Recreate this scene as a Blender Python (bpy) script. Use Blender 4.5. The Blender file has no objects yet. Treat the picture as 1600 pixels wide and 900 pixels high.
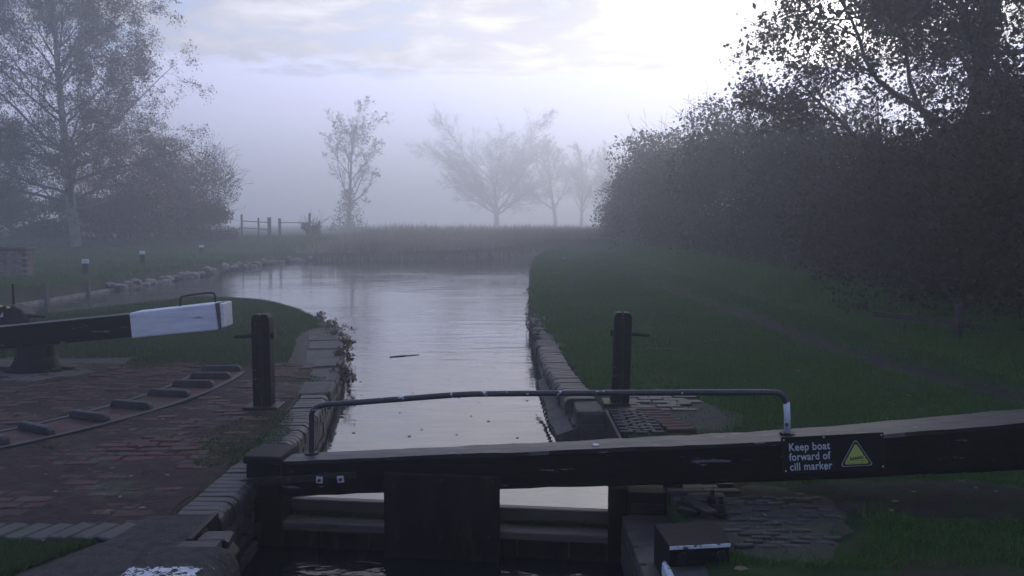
import bpy, bmesh, math, random
import numpy as np
from mathutils import Vector, Matrix

# ------------------------------------------------------------------ camera, sky, sun, exposure
sc = bpy.context.scene
C = sc.collection
CAM_H = 1.6
FPX = 1300.0
PITCH = math.atan(102 / FPX)
cam_d = bpy.data.cameras.new('camera')
cam_d.sensor_width = 36.0
cam_d.lens = 36.0 * FPX / 1600
cam_d.clip_start = 0.05
cam_d.clip_end = 5000
cam = bpy.data.objects.new('camera', cam_d)
C.objects.link(cam)
cam.location = (0, 0, CAM_H)
cam.rotation_euler = (math.radians(90) - PITCH, 0, 0)
sc.camera = cam

SUN_EL = math.radians(11.6)
SUN_AZ = math.radians(20.5)          # to the right of straight ahead (+Y)
SUN_DIR = Vector((math.sin(SUN_AZ) * math.cos(SUN_EL), math.cos(SUN_AZ) * math.cos(SUN_EL), math.sin(SUN_EL)))

world = bpy.data.worlds.new('World')
sc.world = world
world.use_nodes = True
nt = world.node_tree
nt.nodes.clear()


class NG:
    """tiny node-graph helper"""
    def __init__(self, tree):
        self.t = tree

    def n(self, typ, **kw):
        nd = self.t.nodes.new(typ)
        for k, v in kw.items():
            setattr(nd, k, v)
        return nd

    def link(self, a, b):
        self.t.links.new(a, b)

    def put(self, sock, v):
        if isinstance(v, bpy.types.NodeSocket):
            self.t.links.new(v, sock)
        else:
            sock.default_value = v

    def math(self, op, a, b=0.0, c=None, clamp=False):
        nd = self.n('ShaderNodeMath', operation=op, use_clamp=clamp)
        self.put(nd.inputs[0], a)
        self.put(nd.inputs[1], b)
        if c is not None:
            self.put(nd.inputs[2], c)
        return nd.outputs[0]

    def vmath(self, op, a, b=None, scale=None):
        nd = self.n('ShaderNodeVectorMath', operation=op)
        self.put(nd.inputs[0], a)
        if b is not None:
            self.put(nd.inputs[1], b)
        if scale is not None:
            self.put(nd.inputs['Scale'], scale)
        return nd.outputs['Value'] if op in ('DOT_PRODUCT', 'LENGTH') else nd.outputs[0]

    def ramp(self, x, lo, hi):
        nd = self.n('ShaderNodeMapRange', interpolation_type='SMOOTHSTEP')
        self.put(nd.inputs['Value'], x)
        nd.inputs['From Min'].default_value = lo
        nd.inputs['From Max'].default_value = hi
        return nd.outputs['Result']

    def noise(self, vec, scale, detail=4, rough=0.55, dist=0.0):
        nd = self.n('ShaderNodeTexNoise')
        if vec is not None:
            self.put(nd.inputs['Vector'], vec)
        nd.inputs['Scale'].default_value = scale
        nd.inputs['Detail'].default_value = detail
        nd.inputs['Roughness'].default_value = rough
        nd.inputs['Distortion'].default_value = dist
        return nd.outputs['Fac']

    def mix(self, f, a, b):
        nd = self.n('ShaderNodeMix', data_type='RGBA')
        self.put(nd.inputs[0], f)
        for s, v in ((nd.inputs[6], a), (nd.inputs[7], b)):
            if isinstance(v, bpy.types.NodeSocket):
                self.link(v, s)
            else:
                s.default_value = (v[0], v[1], v[2], 1)
        return nd.outputs[2]

    def scalec(self, col, f):
        return self.vmath('SCALE', col, scale=f)


g = NG(nt)
tc = g.n('ShaderNodeTexCoord')
d = g.vmath('NORMALIZE', tc.outputs['Generated'])
sky = g.n('ShaderNodeTexSky', sky_type='NISHITA')
sky.sun_disc = False
sky.sun_elevation = SUN_EL
sky.sun_rotation = SUN_AZ
sky.air_density = 1.0
sky.dust_density = 1.2
sky.ozone_density = 2.0
sep = g.n('ShaderNodeSeparateXYZ')
g.link(d, sep.inputs[0])
zc = g.math('MAXIMUM', sep.outputs[2], 0.0)
inv = g.math('DIVIDE', 1.0, g.math('ADD', zc, 0.10))
cmb = g.n('ShaderNodeCombineXYZ')
g.link(g.math('MULTIPLY', sep.outputs[0], inv), cmb.inputs[0])
g.link(g.math('MULTIPLY', sep.outputs[1], g.math('MULTIPLY', inv, 1.25)), cmb.inputs[1])
plane = cmb.outputs[0]
warp = g.noise(plane, 1.1, 3)
n1 = g.noise(g.vmath('ADD', plane, (3.1, 7.7, 0.4)), 2.1, 8, 0.64, 0.3)
n2 = g.noise(g.vmath('ADD', plane, (11.0, 2.0, 5.0)), 0.55, 4, 0.5)
cosS = g.math('MAXIMUM', g.vmath('DOT_PRODUCT', d, tuple(SUN_DIR)), 0.0)
glow_w = g.math('POWER', cosS, 9.0)
glow_m = g.math('POWER', cosS, 60.0)
glow_n = g.math('POWER', cosS, 900.0)
cover = g.ramp(g.math('ADD', n1, g.math('ADD', g.math('MULTIPLY', n2, 0.55), g.math('MULTIPLY', g.math('POWER', cosS, 4.0), 0.24))), 0.62, 0.90)
# bright broken cloud above, lavender cloud bank low down; all of it brighter towards the veiled sun
glow_b = g.math('POWER', cosS, 3.0)
lum = g.math('ADD', g.math('ADD', 1.5, g.math('MULTIPLY', glow_b, 7.0)), g.math('ADD', g.math('MULTIPLY', glow_w, 0.5),
             g.math('ADD', g.math('MULTIPLY', glow_m, 1.0), g.math('MULTIPLY', glow_n, 45.0))))
lum = g.math('MULTIPLY', lum, g.math('ADD', -0.45, g.math('MULTIPLY', n1, 2.9)))
cloud = g.scalec(g.mix(glow_w, (0.95, 0.95, 1.04), (1.05, 0.98, 0.94)), lum)
blue = g.vmath('ADD', g.scalec(sky.outputs[0], 0.8), (1.1, 2.1, 5.6))
upper = g.mix(cover, blue, cloud)
n3 = g.noise(g.vmath('MULTIPLY', plane, (2.2, 2.2, 1.0)), 2.3, 8, 0.62, 0.6)
edge = g.math('ADD', zc, g.math('ADD', g.math('MULTIPLY', g.math('SUBTRACT', n3, 0.5), 0.075),
                                g.math('MULTIPLY', g.math('SUBTRACT', warp, 0.5), 0.035)))
bank_f = g.ramp(edge, 0.164, 0.186)
bank = g.scalec((0.78, 0.80, 1.16), g.math('ADD', g.math('ADD', 1.8, g.math('MULTIPLY', g.math('POWER', cosS, 1.6), 11.0)), g.math('ADD', g.math('MULTIPLY', glow_w, 0.0), g.math('MULTIPLY', glow_m, 0.2))))
tot = g.mix(bank_f, bank, upper)
bg = g.n('ShaderNodeBackground')
bg.inputs['Strength'].default_value = 0.10
g.link(tot, bg.inputs['Color'])
wo = g.n('ShaderNodeOutputWorld')
g.link(bg.outputs[0], wo.inputs['Surface'])
world.cycles.sampling_method = 'AUTOMATIC'

sun_d = bpy.data.lights.new('sun', 'SUN')
sun_d.energy = 0.5  # veiled by cloud and mist
sun_d.angle = math.radians(10)
sun_d.color = (1.0, 0.95, 0.90)
sun_o = bpy.data.objects.new('sun', sun_d)
C.objects.link(sun_o)
sun_o.rotation_euler = SUN_DIR.to_track_quat('Z', 'Y').to_euler()

sc.view_settings.view_transform = 'Standard'
sc.view_settings.look = 'None'
sc.view_settings.exposure = 0.74
sc.view_settings.gamma = 1.0
sc.view_settings.use_curve_mapping = False
sc.cycles.use_denoising = True
sc.cycles.max_bounces = 8
sc.cycles.diffuse_bounces = 3
sc.cycles.glossy_bounces = 3
sc.cycles.transmission_bounces = 3
sc.cycles.volume_bounces = 5
sc.cycles.transparent_max_bounces = 8
sc.cycles.sample_clamp_indirect = 4.0
sc.cycles.caustics_reflective = False
sc.cycles.caustics_refractive = False

# ------------------------------------------------------------------ pixel -> place helpers (for surveying positions)
ct, st = math.cos(PITCH), math.sin(PITCH)


def ray(px, py):
    u = (px - 800) / FPX
    v = (450 - py) / FPX
    return Vector((u, ct + v * st, -st + v * ct))


def G(px, py, z=0.0):
    r = ray(px, py)
    t = (z - CAM_H) / r.z
    return Vector((r.x * t, r.y * t, z))


def V(px, py, Y):
    r = ray(px, py)
    t = Y / r.y
    return Vector((r.x * t, Y, CAM_H + r.z * t))


# ------------------------------------------------------------------ materials
MATS = {}


def material(name, c1, c2=None, rough=0.8, scale=8.0, bump=0.0, bscale=None, detail=6, spec=0.5, coat=0.0,
             c3=None, c3_scale=3.0, c3_lo=0.55, c3_hi=0.68, stretch=None, metallic=0.0, island=0.0, rough_var=0.0):
    if name in MATS:
        return MATS[name]
    m = bpy.data.materials.new(name)
    m.use_nodes = True
    t = m.node_tree
    b = t.nodes['Principled BSDF']
    q = NG(t)
    co = q.n('ShaderNodeTexCoord').outputs['Object']
    geo = q.n('ShaderNodeNewGeometry')
    pos = geo.outputs['Position']
    if stretch:
        pos = q.vmath('MULTIPLY', co, stretch)
    col = None
    f = q.noise(pos, scale, detail, 0.6)
    if c2 is not None:
        col = q.mix(q.ramp(f, 0.32, 0.68), c1, c2)
    else:
        col = q.mix(f, tuple(x * 0.8 for x in c1), tuple(min(1, x * 1.2) for x in c1))
    if c3 is not None:
        f3 = q.noise(q.vmath('ADD', pos, (5.2, 1.3, 8.8)), c3_scale, 7, 0.62)
        col = q.mix(q.ramp(f3, c3_lo, c3_hi), col, c3)
    if island > 0:
        oi = q.n('ShaderNodeObjectInfo')
        r = q.math('ADD', q.math('MULTIPLY', q.math('FRACT', q.math('ADD', geo.outputs['Random Per Island'], oi.outputs['Random'])), 2 * island), 1 - island)
        col = q.scalec(col, r)
    q.put(b.inputs['Base Color'], col)
    if rough_var > 0:
        q.put(b.inputs['Roughness'], q.math('ADD', rough - rough_var, q.math('MULTIPLY', f, 2 * rough_var), clamp=True))
    else:
        b.inputs['Roughness'].default_value = rough
    b.inputs['Specular IOR Level'].default_value = spec
    b.inputs['Metallic'].default_value = metallic
    b.inputs['Coat Weight'].default_value = coat
    if bump > 0:
        fb = q.noise(pos, bscale or scale * 3, 7, 0.65)
        bn = q.n('ShaderNodeBump')
        bn.inputs['Strength'].default_value = 1.0
        bn.inputs['Distance'].default_value = bump
        q.link(fb, bn.inputs['Height'])
        q.link(bn.outputs[0], b.inputs['Normal'])
    MATS[name] = m
    return m


def leaf_material(name, c1, c2, trans=0.35, rough=0.6):
    m = bpy.data.materials.new(name)
    m.use_nodes = True
    t = m.node_tree
    t.nodes.clear()
    q = NG(t)
    geo = q.n('ShaderNodeNewGeometry')
    f = geo.outputs['Random Per Island']
    big = q.noise(geo.outputs['Position'], 0.7, 3, 0.5)
    col = q.mix(q.math('ADD', q.math('MULTIPLY', f, 0.6), q.math('SUBTRACT', q.math('MULTIPLY', big, 0.9), 0.25), clamp=True), c1, c2)
    df = q.n('ShaderNodeBsdfDiffuse')
    q.link(col, df.inputs['Color'])
    tr = q.n('ShaderNodeBsdfTranslucent')
    q.link(col, tr.inputs['Color'])
    mx = q.n('ShaderNodeMixShader')
    mx.inputs[0].default_value = trans
    q.link(df.outputs[0], mx.inputs[1])
    q.link(tr.outputs[0], mx.inputs[2])
    gl = q.n('ShaderNodeBsdfGlossy')
    gl.inputs['Roughness'].default_value = rough
    gl.inputs['Color'].default_value = (0.5, 0.5, 0.5, 1)
    m2 = q.n('ShaderNodeMixShader')
    m2.inputs[0].default_value = 0.04
    q.link(mx.outputs[0], m2.inputs[1])
    q.link(gl.outputs[0], m2.inputs[2])
    o = q.n('ShaderNodeOutputMaterial')
    q.link(m2.outputs[0], o.inputs['Surface'])
    return m


def water_material(name, ior, base, ripple):
    m = bpy.data.materials.new(name)
    m.use_nodes = True
    t = m.node_tree
    b = t.nodes['Principled BSDF']
    q = NG(t)
    pos = q.n('ShaderNodeNewGeometry').outputs['Position']
    f = q.noise(q.vmath('MULTIPLY', pos, (1, 1, 1)), 1.3, 3, 0.5)
    q.put(b.inputs['Base Color'], q.mix(f, base, tuple(x * 1.25 for x in base)))
    b.inputs['Roughness'].default_value = 0.06
    b.inputs['IOR'].default_value = ior
    h = None
    for sx, sy, amp, dis in ripple:
        wv = q.noise(q.vmath('MULTIPLY', pos, (sx, sy, 1)), 1.0, 3, 0.5, dis)
        wv = q.math('MULTIPLY', wv, amp)
        h = wv if h is None else q.math('ADD', h, wv)
    # calmer and rougher patches
    patch = q.ramp(q.noise(pos, 0.16, 3, 0.5), 0.35, 0.65)
    h = q.math('MULTIPLY', h, q.math('ADD', 0.35, q.math('MULTIPLY', patch, 0.65)))
    bn = q.n('ShaderNodeBump')
    bn.inputs['Strength'].default_value = 1.0
    bn.inputs['Distance'].default_value = 1.0
    q.link(h, bn.inputs['Height'])
    q.link(bn.outputs[0], b.inputs['Normal'])
    return m


M_SOIL = material('damp soil', (0.040, 0.032, 0.028), (0.070, 0.054, 0.046), 0.9, 9, 0.02, 22, c3=(0.030, 0.045, 0.018), c3_scale=2.2)
M_GRASSGROUND = material('grass ground', (0.020, 0.044, 0.015), (0.040, 0.072, 0.022), 0.9, 5, 0.03, 40, c3=(0.05, 0.045, 0.03), c3_scale=1.1, spec=0.1)
M_FIELD = material('rough field', (0.04, 0.055, 0.03), (0.07, 0.07, 0.04), 0.95, 0.8, 0.05, 12, spec=0.1)
M_MUD = material('path mud', (0.026, 0.021, 0.022), (0.046, 0.037, 0.038), 0.95, 6, 0.02, 30, c3=(0.028, 0.042, 0.016), c3_scale=5.0, c3_lo=0.48, c3_hi=0.60, spec=0.15)
M_GRAVEL = material('gravel', (0.07, 0.062, 0.06), (0.14, 0.125, 0.12), 0.9, 60, 0.012, 90)
M_CONC = material('old concrete', (0.015, 0.0145, 0.014), (0.055, 0.050, 0.048), 0.85, 16, 0.03, 55, c3=(0.24, 0.23, 0.22), c3_scale=55, c3_lo=0.66, c3_hi=0.70)
M_REDBRICK = material('worn red brick', (0.046, 0.011, 0.008), (0.084, 0.021, 0.016), 0.8, 18, 0.006, 60, c3=(0.055, 0.04, 0.034), c3_scale=6, c3_lo=0.45, c3_hi=0.62, island=0.3)
M_BLUEBRICK = material('blue engineering brick', (0.017, 0.0165, 0.018), (0.040, 0.038, 0.041), 0.55, 12, 0.004, 60, c3=(0.030, 0.040, 0.016), c3_scale=5, c3_lo=0.54, c3_hi=0.66, island=0.3, rough_var=0.2)
M_WALLBRICK = material('wet wall brick', (0.035, 0.032, 0.033), (0.075, 0.062, 0.058), 0.6, 9, 0.008, 40, c3=(0.025, 0.032, 0.016), c3_scale=3, island=0.25)
M_STONE = material('coping stone', (0.024, 0.023, 0.023), (0.060, 0.055, 0.054), 0.7, 7, 0.012, 34, c3=(0.045, 0.05, 0.03), c3_scale=3.5, c3_lo=0.56, c3_hi=0.68, island=0.15)
M_BANKSTONE = material('bank stone', (0.16, 0.15, 0.14), (0.30, 0.28, 0.27), 0.8, 6, 0.02, 20, island=0.3)
M_BLACKWOOD = material('black painted oak', (0.006, 0.006, 0.008), (0.015, 0.014, 0.016), 0.5, 30, 0.010, 60, c3=(0.14, 0.135, 0.14), c3_scale=9, c3_lo=0.66, c3_hi=0.72, stretch=(0.25, 1.6, 2.2), rough_var=0.15, spec=0.12)
M_BEAM = material('weathered black beam paint', (0.003, 0.003, 0.004), (0.008, 0.008, 0.010), 0.42, 7, 0.004, 40, c3=(0.13, 0.13, 0.15), c3_scale=6, c3_lo=0.635, c3_hi=0.66, stretch=(0.6, 2.6, 3.4), rough_var=0.16, spec=0.08)
M_WHITEWOOD = material('white painted timber', (0.62, 0.64, 0.68), (0.76, 0.78, 0.82), 0.6, 5, 0.006, 24, c3=(0.20, 0.20, 0.20), c3_scale=6, c3_lo=0.645, c3_hi=0.70, stretch=(0.6, 2.5, 3.5))
M_WETWOOD = material('wet bare oak', (0.060, 0.048, 0.040), (0.105, 0.084, 0.070), 0.5, 6, 0.008, 30, c3=(0.03, 0.04, 0.018), c3_scale=5, stretch=(0.4, 2.0, 2.0))
M_DARKWOOD = material('dark gate timber', (0.005, 0.005, 0.006), (0.015, 0.0135, 0.0135), 0.55, 5, 0.008, 30, c3=(0.030, 0.036, 0.02), c3_scale=4, stretch=(1.8, 1.8, 0.4), spec=0.12)
M_IRON = material('black iron', (0.014, 0.014, 0.016), (0.032, 0.028, 0.028), 0.45, 20, 0.003, 60, c3=(0.06, 0.035, 0.025), c3_scale=14, c3_lo=0.6, c3_hi=0.68, spec=0.12)
M_RAIL = material('chipped rail paint', (0.020, 0.021, 0.028), (0.035, 0.036, 0.045), 0.32, 20, 0.002, 60, c3=(0.55, 0.57, 0.60), c3_scale=16, c3_lo=0.625, c3_hi=0.64)
M_RAILWHITE = material('chipped white rail paint', (0.50, 0.53, 0.58), (0.62, 0.64, 0.68), 0.45, 20, 0.002, 60, c3=(0.02, 0.02, 0.025), c3_scale=15, c3_lo=0.55, c3_hi=0.57)
M_GALV = material('galvanised steel', (0.38, 0.39, 0.41), (0.52, 0.53, 0.55), 0.45, 30)
M_WHITEPAINT = material('white line paint', (0.46, 0.50, 0.56), (0.62, 0.65, 0.70), 0.6, 20, 0.004, 60, c3=(0.05, 0.05, 0.05), c3_scale=16, c3_lo=0.55, c3_hi=0.6)
M_FENCE = material('weathered fence wood', (0.08, 0.072, 0.065), (0.14, 0.13, 0.12), 0.85, 8, 0.01, 30, stretch=(2, 2, 0.4))
M_MOSS = leaf_material('moss', (0.022, 0.045, 0.010), (0.060, 0.095, 0.020), 0.2)
M_SIGNBLACK = material('sign black', (0.010, 0.010, 0.012), None, 0.35, 20, 0.001, 20, c3=(0.25, 0.26, 0.28), c3_scale=18, c3_lo=0.72, c3_hi=0.74, spec=0.12)
M_SIGNWHITE = material('sign white', (0.50, 0.53, 0.60), None, 0.5, 30)
M_SIGNYELLOW = material('sign yellow', (0.36, 0.42, 0.08), (0.44, 0.49, 0.11), 0.5, 20)
M_SIGNINK = material('sign ink', (0.012, 0.012, 0.012), None, 0.5, 30)
M_YELLOW = material('yellow tape', (0.75, 0.72, 0.16), None, 0.5, 20)
M_BARK = material('bark', (0.035, 0.030, 0.028), (0.075, 0.065, 0.058), 0.9, 8, 0.02, 30)
M_BIRCHBARK = material('birch bark', (0.17, 0.165, 0.165), (0.30, 0.29, 0.285), 0.8, 4, 0.01, 20, c3=(0.04, 0.035, 0.035), c3_scale=2.2, c3_lo=0.58, c3_hi=0.64)
M_TWIG = material('twig bark', (0.045, 0.036, 0.034), (0.08, 0.065, 0.06), 0.9, 5)
L_BIRCH = leaf_material('birch leaf', (0.050, 0.040, 0.026), (0.115, 0.080, 0.045), 0.35)
L_ORANGE = leaf_material('rusty leaf', (0.24, 0.075, 0.034), (0.42, 0.15, 0.06), 0.5)
L_OAK = leaf_material('oak leaf', (0.030, 0.036, 0.014), (0.090, 0.075, 0.026), 0.3)
L_HEDGE = leaf_material('hedge leaf', (0.020, 0.028, 0.012), (0.060, 0.058, 0.026), 0.25)
L_HEDGE2 = leaf_material('hawthorn leaf', (0.030, 0.028, 0.014), (0.080, 0.060, 0.030), 0.28)
L_IVY = leaf_material('ivy leaf', (0.016, 0.028, 0.012), (0.040, 0.055, 0.022), 0.15, 0.4)
L_GRASS = leaf_material('grass blade', (0.028, 0.088, 0.014), (0.082, 0.172, 0.030), 0.36)
L_GRASS_LIGHT = leaf_material('verge grass blade', (0.042, 0.125, 0.018), (0.115, 0.225, 0.038), 0.4)
L_REED = leaf_material('reed', (0.20, 0.18, 0.145), (0.36, 0.32, 0.26), 0.55)
L_WEED = leaf_material('dry weed', (0.06, 0.042, 0.03), (0.11, 0.08, 0.055), 0.3)
L_LITTER = leaf_material('fallen leaf', (0.10, 0.075, 0.045), (0.30, 0.25, 0.17), 0.3)

# ------------------------------------------------------------------ mesh helpers


class MB:
    def __init__(self):
        self.v = []
        self.f = []

    def add(self, verts, faces):
        o = len(self.v)
        self.v.extend([tuple(p) for p in verts])
        self.f.extend([tuple(i + o for i in fc) for fc in faces])
        return self

    def hexa(self, p):
        """8 points: bottom 0-3 counter-clockwise, top 4-7"""
        return self.add(p, [(3, 2, 1, 0), (4, 5, 6, 7), (0, 1, 5, 4), (1, 2, 6, 5), (2, 3, 7, 6), (3, 0, 4, 7)])

    def box(self, x0, x1, y0, y1, z0, z1):
        return self.hexa([(x0, y0, z0), (x1, y0, z0), (x1, y1, z0), (x0, y1, z0), (x0, y0, z1), (x1, y0, z1), (x1, y1, z1), (x0, y1, z1)])

    def tube(self, pts, rad, k=10, caps=True):
        pts = [Vector(p) for p in pts]
        n = len(pts)
        if not hasattr(rad, '__len__'):
            rad = [rad] * n
        vs, fs = [], []
        ref = None
        for i, p in enumerate(pts):
            t = (pts[min(i + 1, n - 1)] - pts[max(i - 1, 0)]).normalized()
            if ref is None:
                ref = Vector((0, 0, 1)) if abs(t.z) < 0.9 else Vector((1, 0, 0))
            a = ref - t * ref.dot(t)
            a.normalize()
            ref = a
            bb = t.cross(a)
            for j in range(k):
                an = 2 * math.pi * j / k
                vs.append(p + (a * math.cos(an) + bb * math.sin(an)) * rad[i])
        for i in range(n - 1):
            for j in range(k):
                fs.append((i * k + j, i * k + (j + 1) % k, (i + 1) * k + (j + 1) % k, (i + 1) * k + j))
        if caps:
            fs.append(tuple(range(k))[::-1])
            fs.append(tuple((n - 1) * k + j for j in range(k)))
        return self.add(vs, fs)

    def prism(self, outline, y0, y1):
        """outline [(x,z)] extruded along y"""
        n = len(outline)
        vs = [(x, y0, z) for x, z in outline] + [(x, y1, z) for x, z in outline]
        fs = [tuple(range(n)), tuple(range(2 * n - 1, n - 1, -1))]
        for i in range(n):
            j = (i + 1) % n
            fs.append((i, i + n, j + n, j))
        return self.add(vs, fs)

    def mesh(self, name, bevel=0.0, seg=2, smooth=False):
        bm = bmesh.new()
        vs = [bm.verts.new(p) for p in self.v]
        for fc in self.f:
            try:
                bm.faces.new([vs[i] for i in fc])
            except ValueError:
                pass
        bmesh.ops.recalc_face_normals(bm, faces=bm.faces)
        if bevel > 0:
            bmesh.ops.bevel(bm, geom=[e for e in bm.edges if len(e.link_faces) == 2 and e.calc_face_angle(0) > 0.5], offset=bevel, segments=seg, affect='EDGES', profile=0.6)
        me = bpy.data.meshes.new(name)
        bm.to_mesh(me)
        bm.free()
        if smooth:
            me.shade_smooth()
        return me

    def build(self, name, m, parent=None, bevel=0.0, seg=2, smooth=False):
        return link(name, self.mesh(name, bevel, seg, smooth), m, parent)


def link(name, me, m, parent=None):
    if m is not None and len(me.materials) == 0:
        me.materials.append(m)
    o = bpy.data.objects.new(name, me)
    C.objects.link(o)
    if parent is not None:
        o.parent = parent
    return o


def empty(name, loc=(0, 0, 0), rz=0.0):
    o = bpy.data.objects.new(name, None)
    o.empty_display_size = 0.1
    C.objects.link(o)
    o.location = loc
    o.rotation_euler = (0, 0, rz)
    return o


def tag(o, label, cat, group=None, kind=None):
    o['label'] = label
    o['category'] = cat
    if group:
        o['group'] = group
    if kind:
        o['kind'] = kind
    return o


def setting(o, label, cat, kind='structure'):
    return tag(o, label, cat, None, kind)


def np_mesh(name, verts, faces, m, parent=None, smooth=False):
    """verts (N,3), faces (M,k) with constant k"""
    verts = np.ascontiguousarray(verts, dtype=np.float32)
    faces = np.ascontiguousarray(faces, dtype=np.int32)
    k = faces.shape[1]
    me = bpy.data.meshes.new(name)
    me.vertices.add(len(verts))
    me.vertices.foreach_set('co', verts.ravel())
    me.loops.add(faces.size)
    me.loops.foreach_set('vertex_index', faces.ravel())
    me.polygons.add(len(faces))
    me.polygons.foreach_set('loop_start', np.arange(0, faces.size, k, dtype=np.int32))
    me.polygons.foreach_set('loop_total', np.full(len(faces), k, dtype=np.int32))
    me.update(calc_edges=True)
    if smooth:
        me.shade_smooth()
    return link(name, me, m, parent)


def grid_faces(nr, ncol):
    i = np.arange(nr - 1)[:, None] * ncol + np.arange(ncol - 1)[None, :]
    return np.stack([i, i + 1, i + ncol + 1, i + ncol], -1).reshape(-1, 4)


def wob(x, y, s=1.0, seed=0.0):
    """cheap smooth noise, about -1..1"""
    x = np.asarray(x, dtype=float) * s
    y = np.asarray(y, dtype=float) * s
    return (np.sin(1.3 * x + 2.1 * y + seed) + np.sin(2.7 * x - 1.1 * y + 1.7 + seed * 2) + np.sin(-0.9 * x + 3.3 * y + 4.1 + seed) + np.sin(4.1 * x + 3.7 * y + 0.5)) / 4


# ------------------------------------------------------------------ the ground
WATER_Z = -0.25
LOCKWATER_Z = -0.42

ISL_R = [(-6, -1.61), (5.2, -1.61), (6.0, -1.60), (6.5, -1.62), (7.43, -1.70), (8.25, -1.80), (9.65, -2.0), (11.13, -2.31), (12.26, -2.62), (13.3, -2.98), (14.41, -3.5), (15.4, -4.0), (16.22, -4.5), (16.8, -5.0), (17.2, -5.6), (17.45, -6.2)]
ISL_L = [(-6, -13.0), (9.0, -11.6), (11.0, -9.8), (12.5, -8.9), (14.0, -8.0), (15.5, -7.3), (16.6, -6.8), (17.45, -6.3)]
RIGHT = [(-6, 0.62), (5.0, 0.62), (6.99, 0.53), (8.11, 0.45), (9.05, 0.38), (9.94, 0.35), (11.57, 0.33), (13.83, 0.33), (17.0, 0.38), (22.6, 0.46), (31.1, 0.70), (36.6, 1.0), (42.6, 1.6), (48.5, 2.5), (54.0, 3.9), (57.0, 5.8), (59.0, 9.0), (61.0, 16.0), (64.0, 40.0), (68.0, 200.0)]
FAR = [(-8, -11.0), (34, -11.0), (38, -10.9), (40, -10.3), (41.0, -9.2), (41.7, -7.0), (42.4, -3.2), (44.0, -0.8), (47.3, 1.2), (56, 7.5), (70, 18.0), (90, 40.0), (120, 110.0), (150, 320.0), (170, 650.0), (650, 650.0)]


def fn(tab):
    a = np.array(tab)
    return lambda y: np.interp(y, a[:, 0], a[:, 1])


isl_r, isl_l, right_e, far_e = fn(ISL_R), fn(ISL_L), fn(RIGHT), fn(FAR)


def right_z(x, y):
    e = x - right_e(y)
    z = 0.012 * wob(x, y, 1.2) + 0.02 * wob(x, y, 0.35, 2)
    fade = np.clip((e - 0.3) / 1.5, 0, 1) * np.clip((y - 6.5) / 2, 0, 1)
    z = z * fade
    z = z - 0.045 * np.exp(-((x - path_x(y)) / 0.30) ** 2) * np.clip((y - 5.5) / 1.5, 0, 1)
    z = z + 0.16 * np.clip((x - 4.9) / 1.6, 0, 1) ** 1.5
    return z


def path_x(y):
    return np.interp(y, [0, 6.5, 7.7, 8.35, 9.3, 10.7, 14.1, 17, 25, 40, 55], [5.4, 5.0, 4.75, 4.55, 4.34, 4.18, 4.09, 3.95, 3.7, 3.6, 5.2])


def isl_z(x, y):
    return 0.010 * wob(x, y, 1.1, 3) * np.clip((isl_r(y) - x - 0.4) / 0.6, 0, 1) + 0.05 * np.clip((y - 9.5) / 4, 0, 1) * np.clip((isl_r(y) - x) / 1.2, 0, 1)


def far_z(x, y):
    e = far_e(y) - x
    up = 0.10 + 0.45 * np.clip((y - 41) / 8, 0, 1) + 0.12 * np.clip((e - 2) / 10, 0, 1)
    return up + 0.05 * wob(x, y, 0.3, 1)


def strip_ground(name, ys, lo, hi, ts, zf, m, drop_lo=None, drop_hi=None, jag=0.0):
    rows = []
    for y in ys:
        a, b = float(lo(y)), float(hi(y))
        x = a + (b - a) * np.array(ts)
        z = zf(x, np.full_like(x, y))
        r = np.stack([x, np.full_like(x, y), z], -1)
        if jag:
            j = jag * float(wob(y, 0.3, 3.1)) + 0.5 * jag * float(wob(y, 1.3, 9.1))
            if drop_hi:
                r[-1, 0] += j
            if drop_lo:
                r[0, 0] += j
        if drop_lo:
            r = np.vstack([[r[0, 0] - drop_lo[0], y, drop_lo[1]], r])
        if drop_hi:
            r = np.vstack([r, [r[-1, 0] + drop_hi[0], y, drop_hi[1]]])
        rows.append(r)
    v = np.array(rows)
    nr, ncol = v.shape[:2]
    return np_mesh(name, v.reshape(-1, 3), grid_faces(nr, ncol), m, smooth=True)


def ylist(a, b, n, p=1.0):
    return list(a + (b - a) * np.linspace(0, 1, n) ** p)


ts_r = np.concatenate([np.linspace(0, 0.012, 22), np.linspace(0.0125, 0.04, 24), np.linspace(0.045, 1, 14) ** 1.0])
o = strip_ground('ground', [-6, 0, 3] + ylist(3.6, 20, 110) + ylist(20.3, 68, 60), lambda y: right_e(y) + (0.28 if y < 11 else 0.0), lambda y: 560.0, ts_r, right_z, M_GRASSGROUND, drop_lo=(-0.03, -1.6), jag=0.05)
setting(o, 'dark grassy towpath bank on the right of the canal', 'ground')
o = strip_ground('island', [-6, 0, 3] + ylist(3.5, 17.45, 100), isl_l, lambda y: isl_r(y) - (0.26 if y < 12 else 0.0), np.linspace(0, 1, 50), isl_z, M_SOIL, drop_lo=(0.03, -1.6), drop_hi=(0.03, -1.6))
setting(o, 'flat lock island of worn soil, brick and grass', 'ground')
ts_f = 1 - np.concatenate([np.linspace(0, 0.06, 26) ** 1.0, np.linspace(0.07, 1, 24) ** 1.3])[::-1]
o = strip_ground('far_bank', [-8, 5] + ylist(10, 60, 120) + ylist(62, 170, 40) + [250, 400, 640], lambda y: -600.0, far_e, ts_f, far_z, M_FIELD, drop_hi=(0.10, -1.4), jag=0.15)
setting(o, 'misty grass bank along the far side of the canal', 'ground')

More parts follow.
